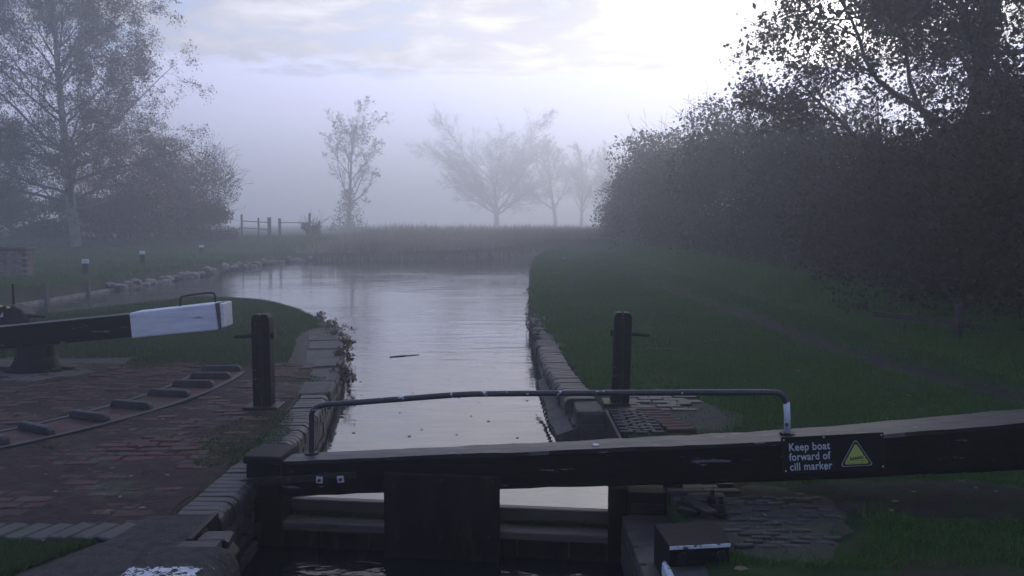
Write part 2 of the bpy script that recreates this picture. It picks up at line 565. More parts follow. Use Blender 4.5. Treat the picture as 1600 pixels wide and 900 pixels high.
M_WATER = water_material('canal water', 2.7, (0.030, 0.030, 0.032), [(0.8, 3.2, 0.014, 0.5), (3.0, 9.0, 0.0034, 0.4), (0.25, 0.6, 0.014, 0.0)])
M_LOCKWATER = water_material('lock water', 1.45, (0.006, 0.008, 0.010), [(4.0, 7.0, 0.022, 0.8), (11.0, 16.0, 0.006, 0.5)])
o = np_mesh('canal_water', [(-80, 5.22, WATER_Z), (120, 5.22, WATER_Z), (120, 175, WATER_Z), (-80, 175, WATER_Z)], np.array([[0, 1, 2, 3]]), M_WATER)
setting(o, 'still pale canal water reflecting the misty sky', 'water')
o = np_mesh('lock_water', [(-1.75, -4, LOCKWATER_Z), (1.6, -4, LOCKWATER_Z), (1.6, 5.20, LOCKWATER_Z), (-1.75, 5.20, LOCKWATER_Z)], np.array([[0, 1, 2, 3]]), M_LOCKWATER)
setting(o, 'dark rippled water in the lock chamber', 'water')

# muddy towpath
ys = ylist(5.6, 46, 120, 1.6)
rng = np.random.default_rng(3)
rows = []
for y in ys:
    w = 0.34 + 0.07 * float(wob(y, 0, 2.3)) + 0.05 * float(wob(y, 2, 6.0))
    c = float(path_x(y)) + 0.06 * float(wob(y, 1, 1.4))
    x = np.linspace(c - w, c + w, 7)
    z = right_z(x, np.full(7, y)) + np.array([-0.012, 0.006, 0.010, 0.010, 0.010, 0.006, -0.012])
    rows.append(np.stack([x, np.full(7, y), z], -1))
o = np_mesh('towpath', np.array(rows).reshape(-1, 3), grid_faces(len(ys), 7), M_MUD, smooth=True)
setting(o, 'narrow muddy towpath worn into the grass', 'path')


def blob_patch(name, cx, cy, rx, ry, zf, dz, m, seed, n=44):
    """irregular thin sheet laid on the ground"""
    rng = random.Random(seed)
    ph = [rng.uniform(0, 6.28) for _ in range(4)]
    vs = [(cx, cy, float(zf(np.array([cx]), np.array([cy]))[0]) + dz)]
    rings = 5
    for r in range(1, rings + 1):
        for j in range(n):
            a = 2 * math.pi * j / n
            k = 1 + 0.10 * math.sin(2 * a + ph[0]) + 0.08 * math.sin(3 * a + ph[1]) + 0.06 * math.sin(7 * a + ph[2]) + 0.04 * math.sin(13 * a + ph[3])
            x = cx + rx * k * math.cos(a) * r / rings
            y = cy + ry * k * math.sin(a) * r / rings
            vs.append((x, y, float(zf(np.array([x]), np.array([y]))[0]) + dz - (0.02 if r == rings else 0)))
    fs = [(0, 1 + j, 1 + (j + 1) % n) for j in range(n)]
    for r in range(rings - 1):
        for j in range(n):
            a, b = 1 + r * n + j, 1 + r * n + (j + 1) % n
            fs.append((a, a + n, b + n, b))
    mb = MB().add(vs, fs)
    return mb.build(name, m, smooth=True)


def rz0(x, y):
    return right_z(x, y)


setting(blob_patch('mud_patch', 2.42, 4.72, 1.15, 0.34, rz0, 0.008, M_MUD, 5), 'trodden bare mud below the lock beam', 'mud')
setting(blob_patch('gravel_patch', -5.35, 8.75, 0.95, 0.75, isl_z, 0.008, M_GRAVEL, 8), 'grey gravel apron round the beam support', 'gravel')

# ------------------------------------------------------------------ masonry pieces
rnd = random.Random(11)


def piece_mesh(name, sx, sy, sz, bevel, m, seed=0, jit=0.0, seg=1):
    """a chamfered block centred on x,y with its top at z=0; small irregularities"""
    mb = MB().box(-sx / 2, sx / 2, -sy / 2, sy / 2, -sz, 0)
    me = mb.mesh(name, bevel, seg)
    rr = random.Random(seed)
    if jit:
        for v in me.vertices:
            v.co.x += rr.uniform(-jit, jit)
            v.co.y += rr.uniform(-jit, jit)
            v.co.z += rr.uniform(-jit, jit)
    me.materials.append(m)
    return me


def bullnose_mesh(name, w, l, h, m, seed, side):
    """brick-on-edge coping: l across the wall (x), w along it (y), rounded on the water side (side=+1 -> +x)"""
    rr = random.Random(seed)
    out = [(-l / 2, -h), (-l / 2, 0.0)]
    r = 0.062
    for i in range(6):
        a = math.pi / 2 * (1 - i / 5)
        out.append((l / 2 - r + r * math.cos(a), -r + r * math.sin(a)))
    out.append((l / 2, -h))
    out = [(x * side + rr.uniform(-.002, .002), z + rr.uniform(-.002, .002)) for x, z in out]
    mb = MB().prism(out, -w / 2, w / 2)
    me = mb.mesh(name, 0.004, 1)
    me.materials.append(m)
    return me


def place(me, name, parent, loc, rz=0.0, tilt=0.0, tilt2=0.0, scale=None):
    o = bpy.data.objects.new(name, me)
    C.objects.link(o)
    o.parent = parent
    o.location = loc
    o.rotation_euler = (tilt, tilt2, rz)
    if scale:
        o.scale = scale
    return o


BULL_L = [bullnose_mesh('coping_brick', 0.070, 0.25, 0.115, M_BLUEBRICK, s, 1) for s in range(5)]
BULL_R = [bullnose_mesh('coping_brick', 0.070, 0.28, 0.115, M_BLUEBRICK, s + 9, -1) for s in range(5)]
STRETCH = [piece_mesh('brick', 0.10, 0.222, 0.068, 0.006, M_WALLBRICK, s, 0.003) for s in range(5)]


def wall_face(mb, xf, y0, y1, z0, z1, side, step=0.3):
    """mortar backing sheet with depth, following the wall line"""
    n = max(2, int((y1 - y0) / step) + 1)
    ys = np.linspace(y0, y1, n)
    for a, b in zip(ys[:-1], ys[1:]):
        xa, xb = float(xf(a)), float(xf(b))
        i = -0.35 * side
        xs = [(xa, a), (xb, b), (xb + i, b), (xa + i, a)] if side < 0 else [(xa + i, a), (xb + i, b), (xb, b), (xa, a)]
        mb.add([(x, y, z0) for x, y in xs] + [(x, y, z1) for x, y in xs],
               [(0, 1, 2, 3), (7, 6, 5, 4), (0, 4, 5, 1), (2, 6, 7, 3), (1, 5, 6, 2), (3, 7, 4, 0)])
    return mb


def brick_courses(parent, xf, y0, y1, ztop, courses, side, proud=0.0):
    for c in range(courses):
        y = y0 + (0.117 if c % 2 else 0.0)
        z = ztop - c * 0.079
        while y + 0.11 < y1:
            x = float(xf(y)) - side * (0.05 - 0.012 - proud) + rnd.uniform(-.004, .004)
            ang = -math.atan2(float(xf(y + .2)) - float(xf(y)), .2)
            place(rnd.choice(STRETCH), 'brick', parent, (x, y, z + rnd.uniform(-.003, .003)), ang + rnd.uniform(-.015, .015))
            y += 0.234


# left wall of the lock and its approach (edge of the island)
lw = empty('lock_wall', (-1.61, 5.0, 0))
tag(lw, 'dark brick lock wall with bullnose coping along the left side of the channel', 'wall')
lw_off = Vector((1.61, -5.0, 0))
fbl = lambda y: isl_r(y) + 0.035
mb = MB()
wall_face(mb, lambda y: isl_r(y) - 0.03, -4, 12.4, -1.7, -0.119, 1)
mb.v = [tuple(Vector(p) + lw_off) for p in mb.v]
mb.build('wall_core', M_WALLBRICK, lw)
# pieces live in wall space
def lw_pt(x, y, z):
    return (x + 1.61, y - 5.0, z)
y = 4.47
while y < 7.6:
    x = float(isl_r(y)) - 0.125 + 0.02
    ang = -math.atan2(float(isl_r(y + .1)) - float(isl_r(y)), .1)
    place(rnd.choice(BULL_L), 'coping_brick', lw, lw_pt(x + rnd.uniform(-.006, .006), y, 0.008 + rnd.uniform(-.004, .004)), ang + rnd.uniform(-.02, .02), 0, rnd.uniform(-.02, .02))
    y += 0.078
y = 7.66
k = 0
while y < 12.3:
    L = rnd.uniform(0.45, 0.8)
    yc = y + L / 2
    ang = -math.atan2(float(isl_r(yc + .3)) - float(isl_r(yc - .3)), .6)
    me = piece_mesh('coping_stone', 0.46, L - 0.02, 0.17, 0.035, M_STONE, k, 0.010, 3)
    place(me, 'coping_stone', lw, lw_pt(float(isl_r(yc)) - 0.20, yc, 0.015 + rnd.uniform(-.012, .012)), ang, rnd.uniform(-.015, .015), rnd.uniform(-.02, .03))
    y += L
    k += 1
for c in range(5):
    yy = 4.3 + (0.117 if c % 2 else 0)
    while yy < (5.1 if c > 2 else 11.4):
        x = float(isl_r(yy)) - 0.012 + rnd.uniform(-.006, .006) + (0.02 * max(0, c - 1))
        ang = -math.atan2(float(isl_r(yy + .2)) - float(isl_r(yy)), .2)
        place(rnd.choice(STRETCH), 'brick', lw, lw_pt(x - 0.04, yy, -0.122 - c * 0.078), ang)
        yy += 0.236

# right wall
rw = empty('lock_wall', (0.55, 7.0, 0))
tag(rw, 'dark brick and stone canal wall edging the right hand towpath', 'wall')
def rw_pt(x, y, z):
    return (x - 0.55, y - 7.0, z)
mb = MB()
wall_face(mb, lambda y: right_e(y) + 0.03, 6.99, 14.5, -1.7, -0.119, -1)
mb.v = [rw_pt(*p) for p in mb.v]
mb.build('wall_core', M_WALLBRICK, rw)
# sloping footing at the water line
mb = MB()
ysf = np.linspace(6.99, 9.4, 12)
for a, b in zip(ysf[:-1], ysf[1:]):
    wa, wb = [0.10 + 0.05 * np.clip((8.4 - t) / 1.0, 0, 1) + 0.02 * wob(t, 0, 4) for t in (a, b)]
    xa, xb = float(right_e(a)), float(right_e(b))
    mb.hexa([rw_pt(xa - wa, a, -1.6), rw_pt(xa + .05, a, -1.6), rw_pt(xb + .05, b, -1.6), rw_pt(xb - wb, b, -1.6),
             rw_pt(xa - wa, a, -0.21), rw_pt(xa + .05, a, -0.14), rw_pt(xb + .05, b, -0.14), rw_pt(xb - wb, b, -0.21)])
mb.build('footing', M_STONE, rw)
# recess block face and recess wall beside the gate
mb = MB().box(*[a - b for a, b in zip((0.53 + .02, 0.83), (0.55, 0.55))], 0, 0.45, -1.6, -0.006)
mb.build('recess_block', M_STONE, rw, 0.03, 2)
mb = MB().box(0.80 - .55, 1.15 - .55, 5.05 - 7, 6.99 - 7, -1.6, -0.118)
mb.build('recess_wall', M_WALLBRICK, rw)
mb = MB().box(0.79 - .55, 0.815 - .55, 5.2 - 7, 6.985 - 7, -0.115, 0.014)
mb.build('iron_edging', M_IRON, rw, 0.004, 1)
y = 7.46
while y < 10.6:
    x = float(right_e(y)) + 0.12
    ang = -math.atan2(float(right_e(y + .1)) - float(right_e(y)), .1)
    place(rnd.choice(BULL_R), 'coping_brick', rw, rw_pt(x + rnd.uniform(-.007, .007), y, 0.012 + rnd.uniform(-.005, .005)), ang + rnd.uniform(-.02, .02), 0, rnd.uniform(-.02, .02))
    y += 0.078
y = 10.63
while y < 14.2:
    L = rnd.uniform(0.45, 0.8)
    yc = y + L / 2
    me = piece_mesh('coping_stone', 0.40, L - 0.02, 0.17, 0.035, M_STONE, k, 0.010, 3)
    place(me, 'coping_stone', rw, rw_pt(float(right_e(yc)) + 0.17, yc, 0.01 + rnd.uniform(-.012, .012)), rnd.uniform(-.02, .02), rnd.uniform(-.015, .015), rnd.uniform(-.03, .02))
    y += L
    k += 1
for c in range(2):
    yy = 7.15 + (0.117 if c % 2 else 0)
    while yy < 13.8:
        x = float(right_e(yy)) + 0.052 + rnd.uniform(-.006, .006)
        place(rnd.choice(STRETCH), 'brick', rw, rw_pt(x, yy, -0.122 - c * 0.078), rnd.uniform(-.02, .02))
        yy += 0.236
# near chamber wall on the right
cw = empty('chamber_wall', (0.62, 4.4, 0))
tag(cw, 'shadowed lock chamber wall under the black timber block on the right', 'wall')
mb = MB().box(0.06, 0.45, -8.0, 0.72, -1.7, -0.125)
mb.build('wall_core', M_WALLBRICK, cw)
for c in range(4):
    yy = -0.9 + (0.117 if c % 2 else 0)
    while yy < 0.62:
        place(rnd.choice(STRETCH), 'brick', cw, (0.075, yy, -0.125 - c * 0.079), rnd.uniform(-.02, .02))
        yy += 0.236

# ------------------------------------------------------------------ brick paving on the island
pav = strip_ground('brick_pavement', ylist(4.28, 9.35, 180), lambda y: -5.6 + 0.1 * math.sin(y * 3), lambda y: float(isl_r(y)) - 0.27, np.linspace(0, 1, 150), lambda x, y: isl_z(x, y) + 0.008 + 0.005 * wob(x, y, 2.2, 4) + 0.004 * wob(x, y, 7, 1) + 0.004 * wob(x, y, 17, 2) + 0.003 * wob(x, y, 31, 5), material('brick dust soil', (0.017, 0.0065, 0.0055), (0.032, 0.0125, 0.0105), 0.95, 12, 0.018, 30, c3=(0.035, 0.045, 0.02), c3_scale=1.7, c3_lo=0.56, c3_hi=0.68))
setting(pav, 'worn red brick paving half covered in earth', 'paving')
PAVE = [piece_mesh('brick', 0.210, 0.098, 0.06, 0.009, M_REDBRICK, s, 0.004) for s in range(8)]
ARC_C = (-7.27, 8.25)
cands = []
y = 4.36
row = 0
while y < 9.35:
    x = -1.98 - (0.11 if row % 2 else 0)
    while x > -5.4:
        rr_ = math.hypot(x - ARC_C[0], y - ARC_C[1])
        if x < float(isl_r(y)) - 0.36 and not (3.86 < rr_ < 4.55) and not (y > 8.0 and math.hypot((x + 5.35) / 1.0, (y - 8.75) / 0.8) < 1.05) and math.hypot(x + 2.17, y - 7.12) > 0.24:
            cands.append((x, y))
        x -= 0.222
    y += 0.1085
    row += 1
vis = []
for (x, y) in cands:
    w = float(wob(x, y, 1.7, 5)) + 0.5 * float(wob(x, y, 4.3, 2))
    near = np.interp(y, [4.3, 7.0, 9.3], [-0.007, -0.003, 0.003])
    h = near + 0.010 * w + rnd.uniform(-.006, .006)
    vis.append((h, x, y))
vis = [t for t in vis if t[0] > -0.007]
inview = [t for t in vis if abs(t[1]) / t[2] < 0.64]
inview.sort(key=lambda t: t[2])
keep, rest = inview[:295], inview[295:]
for h, x, y in keep:
    z = float(isl_z(np.array([x]), np.array([y]))[0]) + 0.012 + h
    place(rnd.choice(PAVE), 'brick', pav, (x + rnd.uniform(-.008, .008), y + rnd.uniform(-.006, .006), z), rnd.uniform(-.05, .05), rnd.uniform(-.03, .03), rnd.uniform(-.03, .03))
mb = MB()
for h, x, y in rest + [t for t in vis if abs(t[1]) / t[2] >= 0.64]:
    z = float(isl_z(np.array([x]), np.array([y]))[0]) + 0.012 + h
    a, b = 0.105, 0.049
    t1, t2 = rnd.uniform(-.03, .03), rnd.uniform(-.03, .03)
    mb.add([(x + sx * a * q, y + sy * b * q, z + dz + sx * t1 * a + sy * t2 * b) for q, dz in ((1, -.05), (1, -.006), (.94, 0)) for sx, sy in ((-1, -1), (1, -1), (1, 1), (-1, 1))],
           [(8, 9, 10, 11)] + [(l * 4 + i, l * 4 + (i + 1) % 4, l * 4 + 4 + (i + 1) % 4, l * 4 + 4 + i) for l in (0, 1) for i in range(4)])
fb = mb.build('bricks_beyond', M_REDBRICK, pav)
fb['kind'] = 'stuff'
# blue brick edging row at the near edge
BE = [piece_mesh('edging_brick', 0.105, 0.222, 0.07, 0.008, M_BLUEBRICK, s + 40, 0.002) for s in range(4)]
x = -2.02
while x > -3.2:
    place(rnd.choice(BE), 'edging_brick', pav, (x, 4.17 + rnd.uniform(-.004, .004), 0.024 + rnd.uniform(-.003, .003)), -0.32 + rnd.uniform(-.02, .02), 0, 0)
    x -= 0.118

# quadrant of raised footholds for pushing the twin gate
M_TREAD = material('worn tread', (0.020, 0.019, 0.022), (0.045, 0.042, 0.047), 0.6, 12, 0.006, 50)
qd = empty('gate_quadrant', (-3.1, 7.4, 0.0))
tag(qd, 'curved track of raised footholds set into the red brick paving', 'footholds')
def q_pt(x, y, z):
    return (x + 3.1, y - 7.4, z)
def arc_bar(r0, r1, a0, a1, z0, z1, n=26):
    mb = MB()
    for i in range(n):
        b0, b1 = a0 + (a1 - a0) * i / n, a0 + (a1 - a0) * (i + 1) / n
        P = [(r0, b0), (r1, b0), (r1, b1), (r0, b1)]
        P = [(ARC_C[0] + r * math.cos(b), ARC_C[1] + r * math.sin(b)) for r, b in P]
        mb.hexa([q_pt(px, py, z0) for px, py in P] + [q_pt(px, py, z1) for px, py in P])
    return mb
A0, A1 = math.radians(-42), math.radians(6.5)
arc_bar(4.41, 4.465, A0, A1, -0.05, 0.026).build('outer_rim', M_TREAD, qd)
arc_bar(3.93, 3.985, A0, A1, -0.05, 0.026).build('inner_rim', M_TREAD, qd)
arc_bar(3.985, 4.41, A0, A1, -0.05, 0.018).build('floor', M_REDBRICK, qd)
for (px, py) in [(0, 700), (57, 679), (140, 659), (206, 641), (261, 622), (302, 607), (325, 594), (342, 583)]:
    p = G(px, py)
    a = math.atan2(p.y - ARC_C[1], p.x - ARC_C[0])
    if px == 0:
        a = math.radians(-33.5)
    mb = MB()
    out = []
    for t, h in [(-.21, .0), (-.20, .045), (-.17, .068), (.17, .068), (.20, .045), (.21, .0)]:
        out.append((t, h))
    mb.prism(out, -0.027, 0.027)
    t = mb.build('foothold', M_TREAD, qd, 0.012, 2)
    t.location = q_pt(ARC_C[0] + 4.2 * math.cos(a), ARC_C[1] + 4.2 * math.sin(a), 0.016)
    t.rotation_euler = (0, 0, a)

# concrete slab and quoins at the near left
sl = empty('lock_ladder_slab', (-1.75, 4.0, 0))
sl.name = 'concrete_slab'
tag(sl, 'rough concrete slab at the near left corner with white painted edge', 'slab')
mb = MB()
outl = [(-1.96, 4.36), (-1.62, 4.38), (-1.56, 4.15), (-1.60, 3.99), (-1.56, 3.2), (-2.4, 3.2), (-2.12, 3.75), (-1.99, 4.05)]
n = len(outl)
mb.add([(x + 1.75, y - 4.0, -0.3) for x, y in outl] + [(x + 1.75, y - 4.0, 0.035) for x, y in outl],
       [tuple(range(n)), tuple(range(n, 2 * n))] + [(i, (i + 1) % n, n + (i + 1) % n, n + i) for i in range(n)])
mb.build('slab', M_CONC, sl, 0.02, 2)
mb = MB().box(0.145, 0.175, -0.02, 0.36, -0.2, 0.052)
mb.build('edge_iron', M_IRON, sl, 0.004, 1)
for (x, y, sx, sy, z) in [(0.265, 0.065, 0.15, 0.13, 0.035), (0.225, -0.075, 0.20, 0.12, 0.045)]:
    me = piece_mesh('quoin', sx, sy, 0.30, 0.014, M_BLUEBRICK, int(x * 1000), 0.004, 2)
    place(me, 'quoin', sl, (x, y, z), 0.03)
mb = MB().prism([(0.30, -.7), (0.30, -0.06), (0.335, 0.0), (0.375, -0.05), (0.39, -0.7)], -0.12, 0.10)
mb.build('guard_iron', M_IRON, sl, 0.01, 2)
mb = MB()
outl = [(-0.06, -0.40), (-0.06, -0.02), (-0.03, 0.045), (0.03, 0.07), (0.36, 0.07), (0.42, 0.045), (0.455, -0.02), (0.47, -0.40)]
mb.prism(outl, -0.95, -0.145)
mb.build('rounded_coping', M_CONC, sl, 0.03, 3)
mb = MB()
for i in range(62):
    for j_ in range(60):
        x0, y0 = 0.05 + i * 0.0053, -0.40 - j_ * 0.0068
        w_ = float(wob(x0, y0, 38, 1)) + 0.7 * float(wob(x0, y0, 110, 4)) + 0.5 * float(wob(x0, y0, 15, 2))
        if w_ > -0.35 + (0.5 if j_ < 2 else 0) + (0.5 if i < 2 or i > 59 else 0):
            mb.add([(x0, y0 - .0068, 0.0716), (x0 + .0053, y0 - .0068, 0.0716), (x0 + .0053, y0, 0.0716), (x0, y0, 0.0716)], [(0, 1, 2, 3)])
mb.build('white_paint', M_WHITEPAINT, sl)

# blue brick patches on the right
material('mossy joints', (0.028, 0.034, 0.016), (0.05, 0.045, 0.034), 0.9, 14, 0.012, 50)
rp = blob_patch('brick_apron', 1.40, 4.42, 0.48, 0.60, rz0, 0.012, MATS['mossy joints'], 15)
setting(rp, 'patterned blue brick apron beside the gate heel', 'paving')
CHK = [piece_mesh('brick', 0.094, 0.030, 0.05, 0.005, M_BLUEBRICK, s + 70, 0.002) for s in range(5)]
row = 0
y = 3.98
while y < 4.70:
    x = 1.14 + (0.06 if row % 2 else 0)
    while x < 1.50 + 0.42 * (y - 3.98) + 0.10 * math.sin(row * 0.9):
        if rnd.random() > 0.10:
            place(rnd.choice(CHK), 'brick', rp, (x + rnd.uniform(-.005, .005), y + rnd.uniform(-.004, .004), 0.022 + rnd.uniform(-.008, .006)), rnd.uniform(-.05, .05), rnd.uniform(-.05, .05), rnd.uniform(-.05, .05))
        x += 0.118
    y += 0.051
    row += 1
BP = [piece_mesh('brick', 0.21, 0.066, 0.05, 0.006, M_BLUEBRICK, s + 80, 0.002) for s in range(4)]
y, row = 4.66, 0
while y < 4.98:
    x = 1.02 + (0.108 if row % 2 else 0)
    while x < 1.32:
        if y > 4.72 or x < 1.1:
            place(rnd.choice(BP), 'brick', rp, (x, y, 0.030 + rnd.uniform(-.002, .002)), rnd.uniform(-.015, .015))
        x += 0.216
    y += 0.071
    row += 1

rp2 = blob_patch('brick_path', 1.40, 6.95, 0.50, 0.80, rz0, 0.010, MATS['mossy joints'], 16)
setting(rp2, 'old blue and red brick footing round the right paddle post', 'paving')
row, y = 0, 6.2
while y < 6.95:
    x = 0.87 + (0.06 if row % 2 else 0)
    while x < 1.13:
        place(rnd.choice(CHK), 'brick', rp2, (x, y, 0.026 + rnd.uniform(-.003, .003)), rnd.uniform(-.02, .02))
        x += 0.118
    y += 0.052
    row += 1
for i in range(8):
    yy = 6.28 + i * 0.095
    place(rnd.choice(PAVE), 'brick', rp2, (1.30 + rnd.uniform(-.01, .01) - (0.02 * i), yy, 0.032 + rnd.uniform(-.004, .004)), rnd.uniform(-.05, .05), 0, 0, (1, 0.8, 1))
row, y = 0, 6.98
while y < 7.72:
    x = 1.02 + (0.11 if row % 2 else 0)
    while x < 1.72 - 0.2 * abs(y - 7.2):
        if rnd.random() > 0.08:
            place(rnd.choice(BP), 'brick', rp2, (x, y, 0.026 + rnd.uniform(-.005, .004)), rnd.uniform(-.03, .03), 0, 0, (1, 1.3, 1))
        x += 0.222
    y += 0.10
    row += 1

# iron chain loops along the right wall face
chn = empty('wall_chain', (0.2, 7.6, -0.2))
tag(chn, 'rusty chain hanging along the foot of the right wall', 'chain')
pa, pb = Vector((0.285, 8.6, -0.06)), Vector((0.36, 7.05, -0.20))
LINK = MB()
lp = [(0.016 * math.cos(a), 0.036 * math.sin(a), 0) for a in np.linspace(0, 2 * math.pi, 13)]
LINK.tube(lp, 0.006, 5, False)
lm = LINK.mesh('link', smooth=True)
lm.materials.append(M_IRON)
nl = 26
for i in range(nl):
    f = i / (nl - 1)
    p = pa.lerp(pb, f) - Vector((0.02, 0, 0.10 * math.sin(math.pi * f) * 0.4))
    place(lm, 'link', chn, tuple(p - Vector((0.2, 7.6, -0.2))), 0.0, 0.1, (i % 2) * 1.4 + 0.4)

# ------------------------------------------------------------------ the lock gate in front
A = G(442, 815, -0.27)
B = G(952, 838, -0.27)
ang = math.atan2(B.y - A.y, B.x - A.x)
gate = empty('lock_gate', (A.x, A.y, 0), ang)
tag(gate, 'black timber lock gate with long balance beam, handrail and warning sign', 'lock gate')
ux = Vector((math.cos(ang), math.sin(ang), 0))
uy = Vector((-math.sin(ang), math.cos(ang), 0))


def GL(px, py, off=0.0):
    """pixel -> (s, z) on the gate's vertical plane set back by off"""
    r = ray(px, py)
    o = Vector((A.x, A.y, 0)) + uy * off
    c = Vector((0, 0, CAM_H))
    t = (o - c).dot(uy) / r.dot(uy)
    p = c + r * t
    return ((p - o).dot(ux), p.z)


# balance beam: front face profile taken at stations; back edge level with it
FO = -0.06
st_top = [(440, 722), (520, 719), (640, 714), (850, 706), (1050, 698), (1250, 690), (1420, 677), (1600, 662), (1700, 654)]
st_bot = [(440, 778), (520, 774), (640, 769), (850, 763), (1050, 758), (1250, 752), (1420, 744), (1600, 736), (1700, 731)]
wid = [0.20, 0.21, 0.22, 0.235, 0.26, 0.29, 0.31, 0.33, 0.33]
NS = 40
tops = [GL(a, b, FO) for a, b in st_top]
bots = [GL(a, b, FO) for a, b in st_bot]
s_arr = np.linspace(tops[0][0], tops[-1][0], NS)
zt = np.interp(s_arr, [t[0] for t in tops], [t[1] for t in tops])
zb = np.interp(s_arr, [t[0] for t in bots], [t[1] for t in bots])
# smooth the profile
for _ in range(4):
    zt[1:-1] = (zt[:-2] + zt[1:-1] * 2 + zt[2:]) / 4
    zb[1:-1] = (zb[:-2] + zb[1:-1] * 2 + zb[2:]) / 4
ww = np.interp(s_arr, [t[0] for t in tops], wid)
ring = []
cb = 0.014
mb = MB()
vs, fs = [], []
rr = random.Random(4)
for i in range(NS):
    s, a, b, w = s_arr[i], zb[i], zt[i], ww[i]
    e = [rr.uniform(-.003, .003) for _ in range(8)]
    y0, y1 = FO, FO + w
    vs += [(s, y0 + e[0], a + cb), (s, y0 + cb, a + e[1]), (s, y1 - cb, a), (s, y1, a + cb), (s, y1, b - cb), (s, y1 - cb, b + e[2]), (s, (y0 + y1) / 2, b + 0.004 + e[3]), (s, y0 + cb * 1.3 + e[4], b + e[5]), (s, y0 + e[6], b - cb * 1.3)]
K = 9
for i in range(NS - 1):
    for j in range(K):
        fs.append((i * K + j, i * K + (j + 1) % K, (i + 1) * K + (j + 1) % K, (i + 1) * K + j))
fs.append(tuple(range(K)))
fs.append(tuple((NS - 1) * K + j for j in range(K)))
mb.add(vs, fs)
beam = mb.build('balance_beam', M_BEAM, gate)
M_BEAMTOP = material('paler beam top', (0.020, 0.021, 0.026), (0.052, 0.052, 0.062), 0.42, 7, 0.004, 40, c3=(0.16, 0.16, 0.18), c3_scale=9, c3_lo=0.62, c3_hi=0.68, stretch=(0.6, 2.6, 3.4), spec=0.3)  # paler grey with stronger gloss than M_BEAM, for the upward faces
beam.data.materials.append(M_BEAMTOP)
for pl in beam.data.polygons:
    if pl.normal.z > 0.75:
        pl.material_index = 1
# mitre post with cap
s0, zc0 = GL(385, 722, 0.0)
s1, _ = GL(440, 722, 0.0)
z_cap = GL(400, 712, -0.02)[1]
mb = MB().box(s0 + 0.004, s1 - 0.004, -0.02, 0.26, -1.4, z_cap - 0.055)
mb.build('mitre_post', M_DARKWOOD, gate, 0.012, 2)
mb = MB().box(s0 - 0.006, s1 + 0.006, -0.035, 0.275, z_cap - 0.053, z_cap)
mb.build('post_cap', M_BLACKWOOD, gate, 0.012, 2)
# iron strap round post and beam
za = GL(390, 756, -0.07)[1]
zb_ = GL(600, 744, -0.07)[1]
mb = MB()
se = GL(556, 750, -0.07)[0]
mb.hexa([(s0 - 0.012, -0.074, za - 0.02), (se, -0.074, zb_ - 0.022), (se, -0.062, zb_ - 0.022), (s0 - 0.012, -0.02, za - 0.02),
         (s0 - 0.012, -0.074, za + 0.022), (se, -0.074, zb_ + 0.020), (se, -0.062, zb_ + 0.020), (s0 - 0.012, -0.02, za + 0.022)])
mb.build('iron_strap', M_IRON, gate, 0.003, 1)
for px, py in ((499, 750), (532, 749)):
    s, z = GL(px, py, -0.08)
    w = MB().box(-0.021, 0.021, -0.005, 0.0, -0.021, 0.021).build('washer', M_GALV, gate, 0.002, 1)
    w.location = (s, -0.076, z)
    w.rotation_euler = (0, 0.05 if px < 510 else -0.12, 0)
    nut = MB().tube([(0, -0.018, 0), (0, -0.004, 0)], 0.0095, 6).build('nut', M_IRON, w)
# main rail, back board, sill boards
sR, _ = GL(975, 838, 0)
mb = MB().box(s1 - 0.12, sR, 0.0, 0.15, -1.4, -0.27)
mb.build('gate_rail', M_WETWOOD, gate, 0.01, 2)
mb = MB().box(s1 - 0.10, sR, 0.155, 0.215, -1.2, -0.175)
mb.build('back_board', M_WETWOOD, gate, 0.006, 1)
# lower planks on the front
zpl = -0.315
xs_ = np.linspace(s1 - 0.06, sR - 0.02, 8)
for i in range(7):
    MB().box(xs_[i] + .003, xs_[i + 1] - .003, -0.022, -0.001, -1.4, zpl + rnd.uniform(-.004, .004)).build('gate_plank', M_DARKWOOD, gate, 0.004, 1)
# central board
c0, _ = GL(600, 800, -0.1)
c1, _ = GL(780, 800, -0.1)
zt0 = GL(690, 743, -0.1)[1]
mb = MB().box(c0, c1, -0.105, -0.064, -1.3, zt0)
cbo = mb.build('centre_board', M_DARKWOOD, gate, 0.006, 1)
for px, py in ((614, 760), (688, 752), (770, 754), (688, 842), (620, 838), (762, 840)):
    s, z = GL(px, py, -0.11)
    MB().tube([(s, -0.112, z), (s, -0.104, z)], 0.013, 8).build('bolt', M_IRON, cbo)
# heel post and gate post on the right
h0, _ = GL(950, 780, 0.0)
h1, _ = GL(976, 780, 0.0)
mb = MB().box(h0, h1 + 0.02, -0.03, 0.24, -1.4, GL(960, 763, 0.0)[1])
mb.build('inner_post', M_DARKWOOD, gate, 0.01, 2)
hz = GL(1010, 760, 0.1)[1]
hs0, hs1 = GL(978, 780, 0.1)[0] + 0.01, GL(1056, 780, 0.1)[0]
mb = MB()
outl = []
for i in range(18):
    a = math.pi * (-0.5 + i / 17)
    outl.append((hs1 - 0.13 + 0.13 * math.cos(a), 0.12 + 0.14 * math.sin(a)))
outl += [(hs0, 0.26), (hs0, -0.02)]
n = len(outl)
mb.add([(x, y, -1.4) for x, y in outl] + [(x, y, hz) for x, y in outl], [tuple(range(n)), tuple(range(n, 2 * n))] + [(i, (i + 1) % n, n + (i + 1) % n, n + i) for i in range(n)])
mb.build('heel_post', M_DARKWOOD, gate)
zc1 = GL(1020, 792, 0.0)[1]
mb = MB()
pts = []
for i in range(15):
    a = math.pi * (-0.5 + i / 14)
    pts.append((hs1 - 0.13 + 0.155 * math.cos(a), 0.12 + 0.155 * math.sin(a), zc1))
pts = [(hs0 + .02, -0.035, zc1)] + pts + [(hs0 + .02, 0.275, zc1)]
